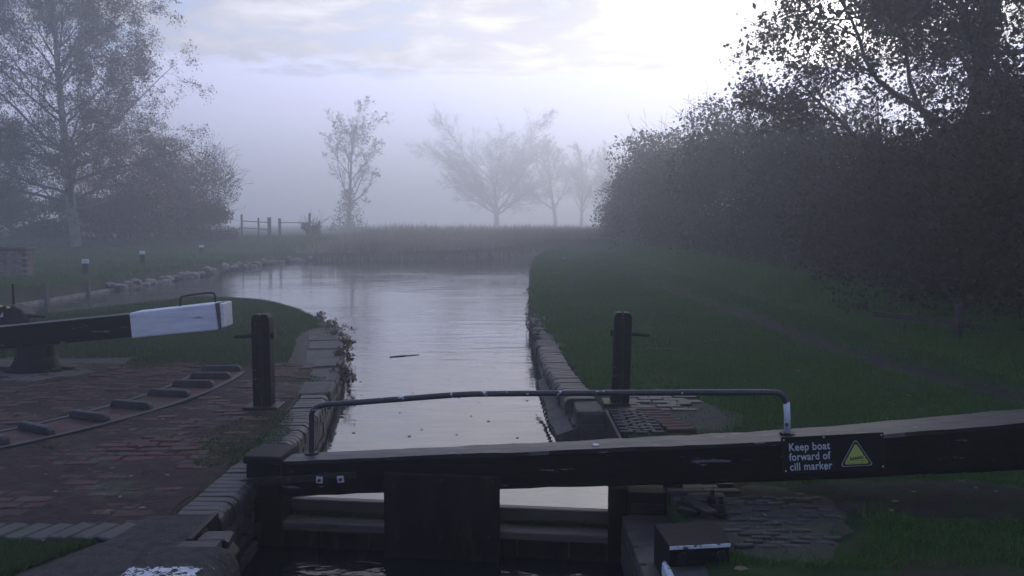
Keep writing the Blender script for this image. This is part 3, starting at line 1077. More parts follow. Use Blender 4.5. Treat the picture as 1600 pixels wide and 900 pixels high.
for p, q in zip(pts[:-1], pts[1:]):
    mb.hexa([(p[0], p[1], zc1 - .028), (q[0], q[1], zc1 - .028), (q[0], q[1] + .004, zc1 - .028), (p[0] + .004, p[1] + .006, zc1 - .028), (p[0], p[1], zc1 + .028), (q[0], q[1], zc1 + .028), (q[0], q[1] + .004, zc1 + .028), (p[0] + .004, p[1] + .006, zc1 + .028)])
mb.build('heel_collar', M_IRON, gate)
# handrail on the far side of the beam top
RO = 0.10
def rp_(px, py, off=RO):
    s, z = GL(px, py, off)
    return Vector((s, off, z))
def smooth_path(pts, n=8, it=2):
    pts = [Vector(p) for p in pts]
    for _ in range(it):
        out = [pts[0]]
        for a, b in zip(pts[:-1], pts[1:]):
            out += [a.lerp(b, .25), a.lerp(b, .75)]
        out.append(pts[-1])
        pts = out
    return pts
lpx = rp_(487, 705)
rail_pts = smooth_path([rp_(487, 712), rp_(487, 660), rp_(487, 640), rp_(505, 632), rp_(530, 631), rp_(620, 624), rp_(720, 616), rp_(780, 615), rp_(960, 614), rp_(1180, 613), rp_(1205, 613), rp_(1222, 615), rp_(1229, 630)], it=3)
mb = MB().tube(rail_pts, 0.0185, 12)
mb.build('handrail', M_RAIL, gate, smooth=True)
mb = MB().tube([rp_(1229, 628), rp_(1230, 650), rp_(1230, 680)], 0.0188, 12)
mb.build('rail_leg', M_RAILWHITE, gate, smooth=True)
for px, py in ((487, 709), (1230, 677)):
    p = rp_(px, py)
    zz = float(np.interp(p.x, s_arr, zt))
    mb = MB().tube([(p.x, RO, zz - 0.002), (p.x, RO, zz + 0.012)], 0.045, 10)
    mb.build('rail_flange', M_IRON, gate)
s, z = GL(931, 691, 0.02)
MB().tube([(s, 0.03, float(np.interp(s, s_arr, zt)) - .004), (s, 0.03, float(np.interp(s, s_arr, zt)) + .008)], 0.022, 6).build('bolt', M_GALV, gate)

# warning sign screwed on the beam
sg = empty('warning_sign')
sg.parent = gate
p0 = GL(1222, 712, FO - .006)
p1 = GL(1382, 704, FO - .006)
sg.location = (p0[0], FO - 0.0065, p0[1])
tilt = -math.atan2(p1[1] - p0[1], p1[0] - p0[0])
sg.rotation_euler = (0, tilt, 0)
W = math.hypot(p1[0] - p0[0], p1[1] - p0[1])
Hs = 0.105
MB().box(0, W, 0, 0.0035, -Hs, Hs).build('sign_plate', M_SIGNBLACK, sg, 0.001, 1)


def text_mesh(txt, size, loc, m, name, parent):
    cu = bpy.data.curves.new(name, 'FONT')
    cu.body = txt
    cu.size = size
    cu.offset = size * 0.018
    cu.extrude = 0.0006
    cu.resolution_u = 4
    cu.space_character = 1.06
    tmp = bpy.data.objects.new('tmp_text', cu)
    C.objects.link(tmp)
    dg = bpy.context.evaluated_depsgraph_get()
    me = bpy.data.meshes.new_from_object(tmp.evaluated_get(dg))
    bpy.data.objects.remove(tmp)
    me.name = name
    me.materials.clear()
    o = link(name, me, m, parent)
    o.location = loc
    o.rotation_euler = (math.radians(90), 0, 0)
    return o, max(v.co.x for v in me.vertices)


for i, line in enumerate(('Keep boat', 'forward of', 'cill marker')):
    o, wx = text_mesh(line, 0.062, (0.038, -0.0022, 0.026 - 0.057 * i), M_SIGNWHITE, 'lettering', sg)
    target = (0.228, 0.228, 0.234)[i]
    o.scale = (target / wx, 1.0, 1)
# triangle symbol
tx = W * 0.725
def tri(r, y0, y1, m, name, zc=-0.028):
    pts = []
    for k_, a0 in enumerate((90, 210, 330)):
        cx, cz = (r * 0.88) * math.cos(math.radians(a0)), (r * 0.88) * math.sin(math.radians(a0))
        for dd in (-55, -20, 20, 55):
            a = math.radians(a0 + dd)
            pts.append((tx + cx + r * .12 * math.cos(a), zc + cz + r * .12 * math.sin(a)))
    return MB().prism(pts, y0, y1).build(name, m, sg)
tri(0.094, -0.0008, 0.0, M_SIGNWHITE, 'symbol_border')
tri(0.090, -0.0014, -0.0009, M_SIGNINK, 'symbol_edge')
tri(0.072, -0.0021, -0.0015, M_SIGNYELLOW, 'symbol_field')
mb = MB()
def rect(x0, x1, z0, z1, sh=0.0):
    mb.add([(tx + x0, -0.0024, z0), (tx + x1, -0.0024, z0 + sh), (tx + x1, -0.0024, z1 + sh), (tx + x0, -0.0024, z1)], [(0, 1, 2, 3)])
zc_ = -0.057
rect(-0.050, 0.030, zc_ - 0.006, zc_ - 0.004)
rect(-0.050, -0.048, zc_ - 0.004, zc_ + 0.008)
rect(0.029, 0.031, zc_ - 0.004, zc_ + 0.012)
rect(-0.048, 0.029, zc_ + 0.006, zc_ + 0.008, 0.002)
rect(-0.036, 0.036, zc_ + 0.012, zc_ + 0.019, 0.008)
for i in range(5):
    rect(-0.034 + i * 0.0135, -0.027 + i * 0.0135, zc_ + 0.019 + i * .0015, zc_ + 0.027 + i * .0015, 0.001)
rect(0.036, 0.038, zc_ + 0.006, zc_ + 0.044)
rect(0.047, 0.050, zc_ + 0.016, zc_ + 0.042)
mb.build('boat_symbol', M_SIGNINK, sg)
for sx_, sz_ in ((0.015, 0.09), (0.015, -0.09), (W - 0.012, 0.09), (W - 0.012, -0.09), (W * .42, 0.095), (W * .42, -0.09)):
    MB().tube([(sx_, -0.002, sz_), (sx_, 0.0, sz_)], 0.005, 8).build('screw', M_GALV, sg)

# anchor ironwork and block at the gate heel
an = empty('gate_anchor', (1.0, 4.6, 0.0))
tag(an, 'rusty anchor strap with two heavy bolts beside the gate heel', 'ironwork')
def bar(mb, a, b, w, h):
    a, b = Vector(a), Vector(b)
    t = (b - a).normalized()
    n_ = Vector((-t.y, t.x, 0)) * w / 2
    mb.hexa([a - n_, b - n_, b + n_, a + n_] + [p + Vector((0, 0, h)) for p in (a - n_, b - n_, b + n_, a + n_)])
mb = MB()
a_, b_ = G(1072, 782, 0.05), G(1112, 805, 0.05)
o_ = Vector((1.0, 4.6, 0))
bar(mb, a_ - o_, b_ - o_, 0.075, 0.022)
mb.build('strap', M_IRON, an, 0.004, 1)
mb = MB()
bar(mb, G(1060, 800, 0.02) - o_, G(1092, 806, 0.02) - o_, 0.05, 0.03)
mb.build('tie_bar', M_IRON, an, 0.004, 1)
for px, py, hh in ((1112, 792, 0.06), (1126, 806, 0.075)):
    p = G(px, py, 0.02) - o_
    bmb = MB().tube([p, p + Vector((0, 0, 0.022))], 0.042, 12)
    w = bmb.build('washer', M_IRON, an)
    MB().tube([p + Vector((0, 0, .022)), p + Vector((0, 0, .022 + hh * .6))], 0.027, 6).build('nut', M_IRON, an, 0.003, 1)
    MB().tube([p + Vector((0, 0, .022)), p + Vector((0, 0, .035 + hh))], 0.014, 10).build('bolt', M_IRON, an)

bk = empty('timber_block', (0.97, 4.2, 0))
tag(bk, 'black timber block with white painted front edge beside the chamber', 'timber block')
mb = MB()
P = [G(1046, 853, 0.09), G(1141, 848, 0.09), G(1118, 814, 0.09), G(1022, 818, 0.09)]
P = [p - Vector((0.97, 4.2, 0)) for p in P]
mb.hexa([Vector((p.x, p.y, -0.12)) for p in P] + [Vector((p.x, p.y, 0.09)) for p in P])
mb.build('block', M_BLACKWOOD, bk, 0.008, 2)
mb = MB()
q0, q1 = P[0], P[1]
mb.hexa([(q0.x, q0.y - .006, 0.072), (q1.x, q1.y - .006, 0.072), (q1.x, q1.y - .001, 0.072), (q0.x, q0.y - .001, 0.072),
         (q0.x, q0.y - .006, 0.088), (q1.x, q1.y - .006, 0.088), (q1.x, q1.y - .001, 0.088), (q0.x, q0.y - .001, 0.088)])
mb.build('white_edge', M_WHITEPAINT, bk)
for f in (0.2, 0.85):
    p = q0.lerp(q1, f)
    MB().tube([(p.x, p.y - 0.02, 0.035), (p.x, p.y, 0.035)], 0.024, 10).build('bolt', M_IRON, bk)
st_ = empty('stone_quoin', (0.85, 3.75, 0))
tag(st_, 'lock side stone with a white painted corner below the timber block', 'stone')
MB().box(-0.13, 0.55, -0.5, 0.12, -0.9, -0.012).build('block', M_STONE, st_, 0.02, 2)
MB().box(-0.134, -0.10, -0.2, 0.124, -0.30, -0.010).build('white_corner', M_WHITEPAINT, st_, 0.01, 1)

# ------------------------------------------------------------------ paddle posts
def paddle_post(x, y, lean, pin, label):
    t = empty('paddle_post', (x, y, 0))
    t.rotation_euler = (0, lean, 0)
    tag(t, label, 'post', 'paddle posts')
    H = 0.81
    for sx in (-1, 1):
        out = [(0.006, -0.05), (0.006, H), (0.012, H + .01), (0.055, H + 0.008), (0.074, H - 0.02), (0.078, H - .05), (0.078, -0.05)]
        mb = MB().prism([(sx * a, b) for a, b in out], -0.065, 0.065)
        mb.build('post_half', M_BLACKWOOD, t, 0.006, 2)
    MB().box(-0.0055, 0.0055, -0.045, 0.045, -0.02, H - 0.04).build('rack', M_IRON, t)
    MB().box(-0.15, 0.15, -0.13, 0.13, -0.04, 0.028).build('base_plate', M_IRON, t, 0.008, 1)
    MB().tube([(pin * 0.07, 0, 0.63), (pin * 0.19, 0, 0.622), (pin * 0.24, 0, 0.618)], [0.020, 0.016, 0.014], 8).build('spindle', M_IRON, t)
    MB().tube([(-pin * 0.07, 0, 0.63), (-pin * 0.105, 0, 0.63)], 0.032, 10).build('spindle_boss', M_IRON, t, 0.004, 1)
    for zz in (0.2, 0.5, 0.66, 0.73):
        MB().tube([(pin * 0.045, -0.075, zz), (pin * 0.045, -0.06, zz)], 0.013, 8).build('bolt', M_IRON, t)
    MB().box(-0.02, 0.02, -0.073, -0.0655, 0.1, H - .06).build('guide_strip', M_IRON, t, 0.003, 1)


paddle_post(-2.15, 7.12, 0.0, -1, 'black paddle post with spindle pointing left, on the brick island')
paddle_post(0.95, 7.26, 0.025, 1, 'black paddle post with spindle pointing right, on the towpath bank')

# ------------------------------------------------------------------ twin gate's balance beam with white end
BY = 8.85
bb_ = empty('balance_beam', (-4.06, BY, 0.5))
tag(bb_, 'black balance beam with white painted end and grab handle on the left', 'beam')
def bl(px, py):
    p = V(px, py, BY)
    return p.x + 4.06, p.z - 0.5
def beam_part(stt, stb, y0, y1, name, m, bev):
    vs, fs = [], []
    n = len(stt)
    for (a, b), (c, d_) in zip(stt, stb):
        x0, z1 = bl(a, b)
        x2, z0 = bl(c, d_)
        vs += [(x2, y0, z0), (x2, y1, z0), (x0, y1, z1), (x0, y0, z1)]
    for i in range(n - 1):
        for j in range(4):
            fs.append((i * 4 + j, i * 4 + (j + 1) % 4, i * 4 + 4 + (j + 1) % 4, i * 4 + 4 + j))
    fs += [(0, 1, 2, 3), tuple((n - 1) * 4 + j for j in range(4))]
    return MB().add(vs, fs).build(name, m, bb_, bev, 2)
twin = beam_part([(-220, 530), (0, 511), (203, 491)], [(-220, 566), (0, 546), (206, 527)], 0.0, 0.29, 'beam', M_BEAM, 0.012)
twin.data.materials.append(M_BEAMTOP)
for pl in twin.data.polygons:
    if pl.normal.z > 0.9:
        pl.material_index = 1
beam_part([(202, 489), (336, 474)], [(206, 528.5), (342, 515.5)], -0.006, 0.30, 'white_end', M_WHITEWOOD, 0.016)
beam_part([(336, 473.5), (343, 473)], [(342, 515.5), (346, 515)], -0.010, 0.302, 'end_grain', M_WETWOOD, 0.010)
beam_part([(343, 474), (348, 474.5)], [(346, 514.5), (350, 511)], -0.004, 0.296, 'end_cap', M_WHITEWOOD, 0.012)
xa, za_ = bl(270, 478)
xb, zb2 = bl(326, 472)
hp = smooth_path([(xa, .20, za_ - .03), (xa, .20, za_ + 0.06), (xa + .03, .20, za_ + 0.09), (xb - .03, .20, zb2 + 0.09), (xb, .20, zb2 + 0.06), (xb, .20, zb2 - .03)], it=3)
MB().tube(hp, 0.011, 8).build('grab_handle', M_IRON, bb_, smooth=True)
# flared support under it
sp = empty('beam_support', (-5.17, 8.95, 0))
tag(sp, 'flared black support under the white ended balance beam', 'support')
prof = [(0.0, 0.27), (0.185, 0.27), (0.19, 0.24), (0.20, 0.16), (0.225, 0.10), (0.265, 0.05), (0.32, 0.02), (0.33, -0.02)]
vs, fs = [], []
K = 20
for r, z in prof[1:]:
    for j in range(K):
        a = 2 * math.pi * j / K
        sq = 1 / max(abs(math.cos(a)), abs(math.sin(a)), 0.78)
        vs.append((r * math.cos(a) * (0.8 + .2 * sq), 0.8 * r * math.sin(a) * (0.8 + .2 * sq), z))
for i in range(len(prof) - 2):
    for j in range(K):
        fs.append((i * K + j, i * K + (j + 1) % K, (i + 1) * K + (j + 1) % K, (i + 1) * K + j))
fs.append(tuple(range(K)))
MB().add(vs, fs).build('pedestal', M_BLACKWOOD, sp)
MB().box(0.29, 0.40, -0.04, 0.04, -0.01, 0.045).build('foot_lug', M_IRON, sp, 0.012, 2)
MB().box(-0.40, -0.29, -0.04, 0.04, -0.01, 0.045).build('foot_lug', M_IRON, sp, 0.012, 2)

# paddle gear beyond the beam at the left edge
pg = empty('paddle_gear', tuple(V(20, 500, 10.6) * 1.0))
pg.location.z = 0.02
tag(pg, 'dark paddle gear with yellow tape behind the beam at the left edge', 'paddle gear')
mb = MB().prism([(-0.22, -0.02), (-0.22, 0.42), (-0.14, 0.52), (0.06, 0.54), (0.18, 0.48), (0.26, 0.36), (0.30, -0.02)], -0.12, 0.12)
mb.build('housing', M_IRON, pg, 0.03, 2)
MB().tube([(0.02, 0, 0.45), (0.02, 0, 0.80)], [0.02, 0.015], 6).build('rack_rod', M_IRON, pg)
MB().tube([(0.22, -0.05, 0.40), (0.36, -0.05, 0.39), (0.44, -0.05, 0.385)], [0.03, 0.02, 0.015], 8).build('spindle', M_IRON, pg)
MB().box(-0.13, 0.0, -0.16, -0.125, 0.52, 0.545).build('yellow_tape', M_YELLOW, pg, 0.006, 1).rotation_euler = (0, -0.08, 0)
MB().box(0.01, 0.055, -0.15, -0.125, 0.50, 0.525).build('tag', M_YELLOW, pg, 0.006, 1)
MB().box(-0.19, -0.10, -0.15, -0.125, 0.485, 0.497).build('white_strip', M_WHITEPAINT, pg)
MB().prism([(-0.085, 0.39), (-0.045, 0.455), (-0.045, 0.39)], -0.135, -0.121).build('white_mark', M_WHITEPAINT, pg)

# ------------------------------------------------------------------ bollards
def bollard(loc, w, h, m, cap, label, group, capm=None):
    t = empty('mooring_bollard', loc)
    tag(t, label, 'bollard', group)
    MB().tube([(0, 0, -0.1), (0, 0, h * .8 if cap else h)], [w / 2 * 1.06, w / 2], 10).build('post', m, t, 0.0)
    if cap:
        MB().tube([(0, 0, h * .74), (0, 0, h * .8), (0, 0, h * .97), (0, 0, h)], [w / 2 * 1.02, w / 2 * 1.16, w / 2 * 1.14, w / 2 * .9], 12).build('cap', capm or M_WHITEWOOD, t)
    return t


def on_far(px, py):
    z = 0.2
    for _ in range(5):
        p = G(px, py, z)
        z = float(far_z(np.array([p.x]), np.array([p.y]))[0])
    return Vector((p.x, p.y, z))


bollard(on_far(134, 430), 0.17, 0.46, M_IRON, True, 'nearest of the three white topped bollards on the far left bank', 'white topped bollards')
bollard(on_far(223, 412), 0.17, 0.46, M_IRON, True, 'middle one of the three white topped bollards on the far left bank', 'white topped bollards')
bollard(on_far(315, 397), 0.19, 0.42, M_IRON, True, 'farthest of the three white topped bollards on the far left bank', 'white topped bollards')
for px, py, w, h, lab in ((896, 443, 0.16, 0.20, 'squat wooden bollard on the towpath grass, nearest of three'), (880, 414, 0.13, 0.30, 'pale topped wooden bollard on the towpath grass, middle of three'), (866, 398, 0.12, 0.22, 'tiny wooden bollard at the far bend of the towpath')):
    p = G(px, py)
    p.z = float(right_z(np.array([p.x]), np.array([p.y]))[0])
    bollard(p, w, h, M_FENCE, h > 0.25, lab, 'towpath bollards', M_BANKSTONE)

# ------------------------------------------------------------------ brick pier on the left bank
bwl = on_far(20, 433)
pier = empty('brick_wall', bwl)
tag(pier, 'low red brick wall with stone coping at the left edge of the far bank', 'wall')
Wp, Hp = 1.9, 0.80
xr = on_far(50, 433).x - bwl.x
MB().box(xr - Wp + .01, xr - .01, 0.01, 0.44, -0.2, Hp - .08).build('core', M_WALLBRICK, pier)
WB = [piece_mesh('brick', 0.213, 0.10, 0.064, 0.005, material('pier brick', (0.15, 0.105, 0.095), (0.25, 0.19, 0.175), 0.85, 10, 0.006, 40, island=0.25), s + 90, 0.003) for s in range(4)]
for c in range(10):
    for i in range(9):
        x = xr - 0.107 - i * 0.222 - (0.111 if c % 2 else 0)
        if x - .107 < xr - Wp - .02:
            continue
        place(rnd.choice(WB), 'brick', pier, (x, 0.045, Hp - 0.085 - c * 0.0735), rnd.uniform(-.01, .01))
for c in range(10):
    place(WB[c % 4], 'brick', pier, (xr - .045, 0.20, Hp - 0.085 - c * 0.0735), math.pi / 2)
MB().box(xr - Wp - .03, xr + .03, -0.05, 0.50, Hp - .078, Hp + 0.03).build('coping', M_STONE, pier, 0.03, 2)

# ------------------------------------------------------------------ trees and hedges
def rot_to(d, ang_, az):
    d = Vector(d).normalized()
    a = d.orthogonal().normalized()
    b = d.cross(a)
    s = a * math.cos(az) + b * math.sin(az)
    return (d * math.cos(ang_) + s * math.sin(ang_)).normalized()


class Tree:
    """recursive branching; collects limb segments and leaf points"""
    def __init__(self, seed):
        self.r = random.Random(seed)
        self.segs = []
        self.tips = []

    def branch(self, p, d, L, r, lvl, P):
        R = self.r
        n = P['n'][lvl]
        d = Vector(d).normalized()
        p = Vector(p)
        kids = P['kids'][lvl] if lvl < len(P['kids']) else 0
        at = sorted(R.uniform(P['start'][lvl], 1.0) for _ in range(kids))
        ki = 0
        tap = P['tip'][lvl]
        for i in range(n):
            f0, f1 = i / n, (i + 1) / n
            w = P['wig'][lvl]
            d = (d + Vector((R.gauss(0, w), R.gauss(0, w), R.gauss(0, w))) + Vector((0, 0, P['up'][lvl] * (1 if lvl < 2 else f1)))).normalized()
            q = p + d * (L / n)
            r0, r1 = r * (1 - f0 * (1 - tap)), r * (1 - f1 * (1 - tap))
            self.segs.append((p.copy(), q.copy(), r0, r1, lvl))
            if lvl >= P['leaf_lvl']:
                self.tips.append((q.copy(), d.copy()))
                self.tips.append(((p + q) / 2, d.copy()))
            while ki < kids and at[ki] <= f1:
                f = at[ki]
                a = math.radians(R.gauss(P['ang'][lvl] + (P.get('angf', 0) * (0.5 - at[ki]) if lvl == 0 else 0), 9))
                az = R.uniform(0, 6.283) if lvl > 0 else (ki * 2.4 + R.uniform(-.5, .5))
                dd = rot_to(d, a, az)
                ll = L * P['len'][lvl] * R.uniform(0.7, 1.2) * (1.0 - P['short'][lvl] * f)
                rc = max(P['rmin'], (r * (1 - f * (1 - tap))) * P['rr'][lvl] * R.uniform(.8, 1.1))
                self.branch(p.lerp(q, (f - f0) / (f1 - f0 + 1e-9)), dd, ll, rc, lvl + 1, P)
                ki += 1
            p = q


def tubes(segs, k):
    p0 = np.array([s[0] for s in segs])
    p1 = np.array([s[1] for s in segs])
    r0 = np.array([s[2] for s in segs])
    r1 = np.array([s[3] for s in segs])
    t = p1 - p0
    p1 = p1 + t * 0.02
    t /= np.linalg.norm(t, axis=1, keepdims=True) + 1e-9
    ref = np.where(np.abs(t[:, 2:3]) < 0.9, np.array([[0, 0, 1.0]]), np.array([[1.0, 0, 0]]))
    a = np.cross(t, ref)
    a /= np.linalg.norm(a, axis=1, keepdims=True)
    b = np.cross(t, a)
    an = np.arange(k) * 2 * np.pi / k
    cs, sn = np.cos(an)[None, :, None], np.sin(an)[None, :, None]
    ring = a[:, None, :] * cs + b[:, None, :] * sn
    v0 = p0[:, None, :] + ring * r0[:, None, None]
    v1 = p1[:, None, :] + ring * r1[:, None, None]
    v = np.concatenate([v0, v1], 1).reshape(-1, 3)
    base = np.arange(len(segs))[:, None] * 2 * k
    j = np.arange(k)[None, :]
    f = np.stack([base + j, base + (j + 1) % k, base + k + (j + 1) % k, base + k + j], -1).reshape(-1, 4)
    return v, f


def limb_meshes(segs, parent, m_trunk, m_twig, trunk_lvl=0, kt=10):
    tr = [s for s in segs if s[4] <= trunk_lvl]
    br = [s for s in segs if trunk_lvl < s[4] <= 2]
    tw = [s for s in segs if s[4] > max(2, trunk_lvl)]
    if tr:
        v, f = tubes(tr, kt)
        np_mesh('trunk', v, f, m_trunk, parent, True)
    vs, fs, o = [], [], 0
    for grp, k in ((br, 6), (tw, 3)):
        if grp:
            v, f = tubes(grp, k)
            vs.append(v)
            fs.append(f + o)
            o += len(v)
    if vs:
        np_mesh('branches', np.vstack(vs), np.vstack(fs), m_twig, parent, True)


def leaves(name, cen, size, rng, m, parent, droop=0.0, asp=0.62, tri=False):
    """diamond leaves, one folded quad each"""
    n = len(cen)
    sz = size * np.clip(rng.lognormal(-0.08, 0.38, n), 0.35, 2.2)
    a = rng.normal(size=(n, 3))
    a[:, 2] -= droop
    a /= np.linalg.norm(a, axis=1, keepdims=True)
    b = rng.normal(size=(n, 3))
    b -= a * np.sum(a * b, 1, keepdims=True)
    b /= np.linalg.norm(b, axis=1, keepdims=True) + 1e-9
    nn = np.cross(a, b)
    L, Wd = sz[:, None], (sz * asp)[:, None]
    v = np.stack([cen, cen + a * L * .5 + b * Wd * .5 + nn * L * .08, cen + a * L, cen + a * L * .5 - b * Wd * .5 + nn * L * .08], 1).reshape(-1, 3)
    if tri:
        v = v.reshape(-1, 4, 3)[:, (0, 1, 3)].copy()
        v[:, 1:] += (a * L * .3)[:, None, :]
        return np_mesh(name, v.reshape(-1, 3), np.arange(n * 3).reshape(-1, 3), m, parent)
    f = np.arange(n * 4).reshape(-1, 4)
    return np_mesh(name, v, f, m, parent)


def tip_points(tips, per, spread, rng):
    c = np.array([t[0] for t in tips])
    c = np.repeat(c, per, 0)
    return c + rng.normal(size=c.shape) * spread


# --- birch on the left bank
pb = on_far(120, 391)
birch = empty('birch_tree', pb)
tag(birch, 'tall misty birch with pale trunk and fine drooping twigs on the left', 'tree')
T = Tree(21)
PB = dict(n=[14, 8, 5, 4, 2], kids=[44, 14, 7, 3], start=[0.13, 0.14, 0.15, 0.2], tip=[0.12, 0.15, 0.2, 0.4, 0.5],
          wig=[0.03, 0.07, 0.12, 0.16, 0.2], up=[0.03, 0.012, -0.09, -0.22, -0.2], ang=[52, 42, 44, 45], len=[0.56, 0.46, 0.44, 0.5],
          short=[0.42, 0.35, 0.3, 0.2], rr=[0.42, 0.5, 0.5, 0.6], rmin=0.006, leaf_lvl=3, angf=62)
T.branch((0, 0, -0.2), (-0.045, 0, 1), 15.2, 0.27, 0, PB)
limb_meshes(T.segs, birch, M_BIRCHBARK, M_TWIG, 0, 12)
rg = np.random.default_rng(5)
pts = tip_points(T.tips, 5, 0.13, rg)
if len(pts) > 190000:
    pts = pts[rg.choice(len(pts), 190000, False)]
leaves('leaves', pts, 0.088, rg, L_BIRCH, birch, 0.6, 0.7, True)
print('birch', len(T.segs), len(T.tips), len(pts))


def lumpy_points(rng, n, rx, ry, h, lumps, shell=0.55, base=0.0, seed=0):
    """points through a shrub's volume made of many overlapping lumps, denser toward each lump's surface"""
    R = random.Random(seed)
    L = []
    for i in range(lumps):
        a = R.uniform(0, 6.283)
        rr_ = math.sqrt(R.random()) * 0.78
        zz = R.uniform(0.06, 0.86)
        k = math.sqrt(max(0.05, 1 - ((zz - .35) / .68) ** 2))
        s = R.uniform(0.24, 0.42)
        L.append((rx * rr_ * k * math.cos(a), ry * rr_ * k * math.sin(a), h * zz, s * rx, s * ry, s * h * 0.55))
    L = np.array(L)
    wgt = L[:, 3] * L[:, 5]
    idx = rng.choice(len(L), n, p=wgt / wgt.sum())
    u = rng.normal(size=(n, 3))
    u /= np.linalg.norm(u, axis=1, keepdims=True)
    rad = shell + (1 - shell) * rng.random(n) ** 0.6
    rad *= 1 + 0.10 * wob(u[:, 0] * 3 + idx, u[:, 2] * 3, 2.0) + rng.exponential(0.035, n)
    c = L[idx, :3] + u * L[idx, 3:] * rad[:, None]
    c[:, 2] = np.maximum(c[:, 2], base + 0.05 * rng.random(n))
    return c, L


def shrub(name, loc, rx, ry, h, n, size, m, label, seed, lumps=26, group=None, twigs=60, cat='shrub', base=0.0, twl=0.8, shell=0.55):
    t = empty(name, loc)
    tag(t, label, cat, group)
    rng = np.random.default_rng(seed)
    c, L = lumpy_points(rng, n, rx, ry, h, lumps, shell, base, seed)
    leaves('leaves', c, size, rng, m, t)
    R = random.Random(seed + 5)
    segs = []
    for i in range(max(5, lumps // 2)):
        q = Vector(L[i % len(L)][:3])
        p = Vector((q.x * 0.25 + R.uniform(-.2, .2), q.y * 0.25 + R.uniform(-.2, .2), -0.15))
        prev = p
        for s in range(1, 6):
            f = s / 5
            nx = p.lerp(q, f) + Vector((R.gauss(0, .08), R.gauss(0, .08), 0.25 * math.sin(f * 3.1)))
            segs.append((prev, nx, 0.05 * (1 - .7 * (s - 1) / 5), 0.05 * (1 - .7 * s / 5), 1))
            prev = nx
    for i in range(twigs):
        l = L[R.randrange(len(L))]
        u = Vector((R.gauss(0, 1), R.gauss(0, 1), abs(R.gauss(0.5, 1)))).normalized()
        p = Vector((l[0] + u.x * l[3] * .8, l[1] + u.y * l[4] * .8, l[2] + u.z * l[5] * .8))
        dd = (u + Vector((R.gauss(0, .3), R.gauss(0, .3), .35))).normalized()
        ll = R.uniform(.5, 1.2) * twl
        prev = p
        for s in range(4):
            nx = prev + (dd + Vector((R.gauss(0, .2), R.gauss(0, .2), R.gauss(0, .15)))) * ll / 4
            segs.append((prev, nx, 0.011 * (1 - s / 5), 0.011 * (1 - (s + 1) / 5), 3))
            if R.random() < .6:
                e = nx + (dd + Vector((R.gauss(0, .7), R.gauss(0, .7), R.gauss(0, .5)))) * ll / 4
                segs.append((nx, e, 0.007, 0.004, 3))
            prev = nx
    v, f = tubes(segs, 4)
    ob = np_mesh('branches', v, f, M_TWIG, t, True)
    ob['kind'] = 'stuff'
    return t


def at_far(px, Y):
    x = (px - 800) / FPX * Y
    return Vector((x, Y, float(far_z(np.array([x]), np.array([Y]))[0])))


# shrubs round the birch
shrub('rusty_shrub', at_far(215, 51), 5.4, 2.5, 6.2, 24000, 0.13, L_ORANGE, 'rusty orange shrub behind the birch trunk', 31, 26, twigs=80)
shrub('bare_shrub', at_far(318, 49), 2.1, 1.8, 4.8, 6500, 0.11, L_WEED, 'bare twiggy shrub at the right end of the birch thicket', 32, 18, twigs=520, twl=1.3, shell=0.3)
shrub('dark_shrub', at_far(40, 50), 4.2, 2.0, 3.2, 15000, 0.15, L_HEDGE2, 'dark low shrub left of the birch trunk', 33, 20)
shrub('dark_shrub', at_far(195, 48.6), 3.6, 1.2, 2.5, 13000, 0.14, L_HEDGE2, 'dark low thicket in front of the rusty shrub', 34, 22)
shrub('dark_shrub', at_far(300, 47.8), 3.0, 1.2, 2.2, 11000, 0.13, L_HEDGE2, 'dark low thicket at the foot of the bare twiggy shrub', 35, 20)
shrub('dark_shrub', at_far(-60, 58), 5.5, 3.0, 7.5, 20000, 0.17, L_HEDGE2, 'tall grey shrub far behind the birch at the left edge', 36, 24)

# --- young tree beyond the far bank
def bare_tree(name, loc, H, r, seed, P, label, leafn=0, leaf_m=None, lsize=0.1, lean=(0, 0, 1), ivy=0):
    t = empty(name, loc)
    tag(t, label, 'tree', 'misty trees beyond the canal')
    T = Tree(seed)
    T.branch((0, 0, -0.3), lean, H, r, 0, P)
    limb_meshes(T.segs, t, M_BARK, M_TWIG, 0, 8)
    rng = np.random.default_rng(seed)
    if leafn:
        c = tip_points(T.tips, 1, 0.06, rng)
        c = c[rng.choice(len(c), min(leafn, len(c)), False)]
        leaves('leaves', c, lsize, rng, leaf_m, t, 0.4)
    if ivy:
        z = rng.random(ivy) ** 1.6 * H * 0.38
        a = rng.random(ivy) * 6.283
        rad = H / 9.6 * (0.25 + 1.05 * (1 - z / (H * .40))) * rng.random(ivy) ** 0.9 * 1.5
        c = np.stack([rad * np.cos(a), rad * np.sin(a), z], -1) + rng.normal(size=(ivy, 3)) * 0.1
        leaves('ivy', c, 0.22, rng, L_IVY, t)
    print(name, len(T.segs))
    return t


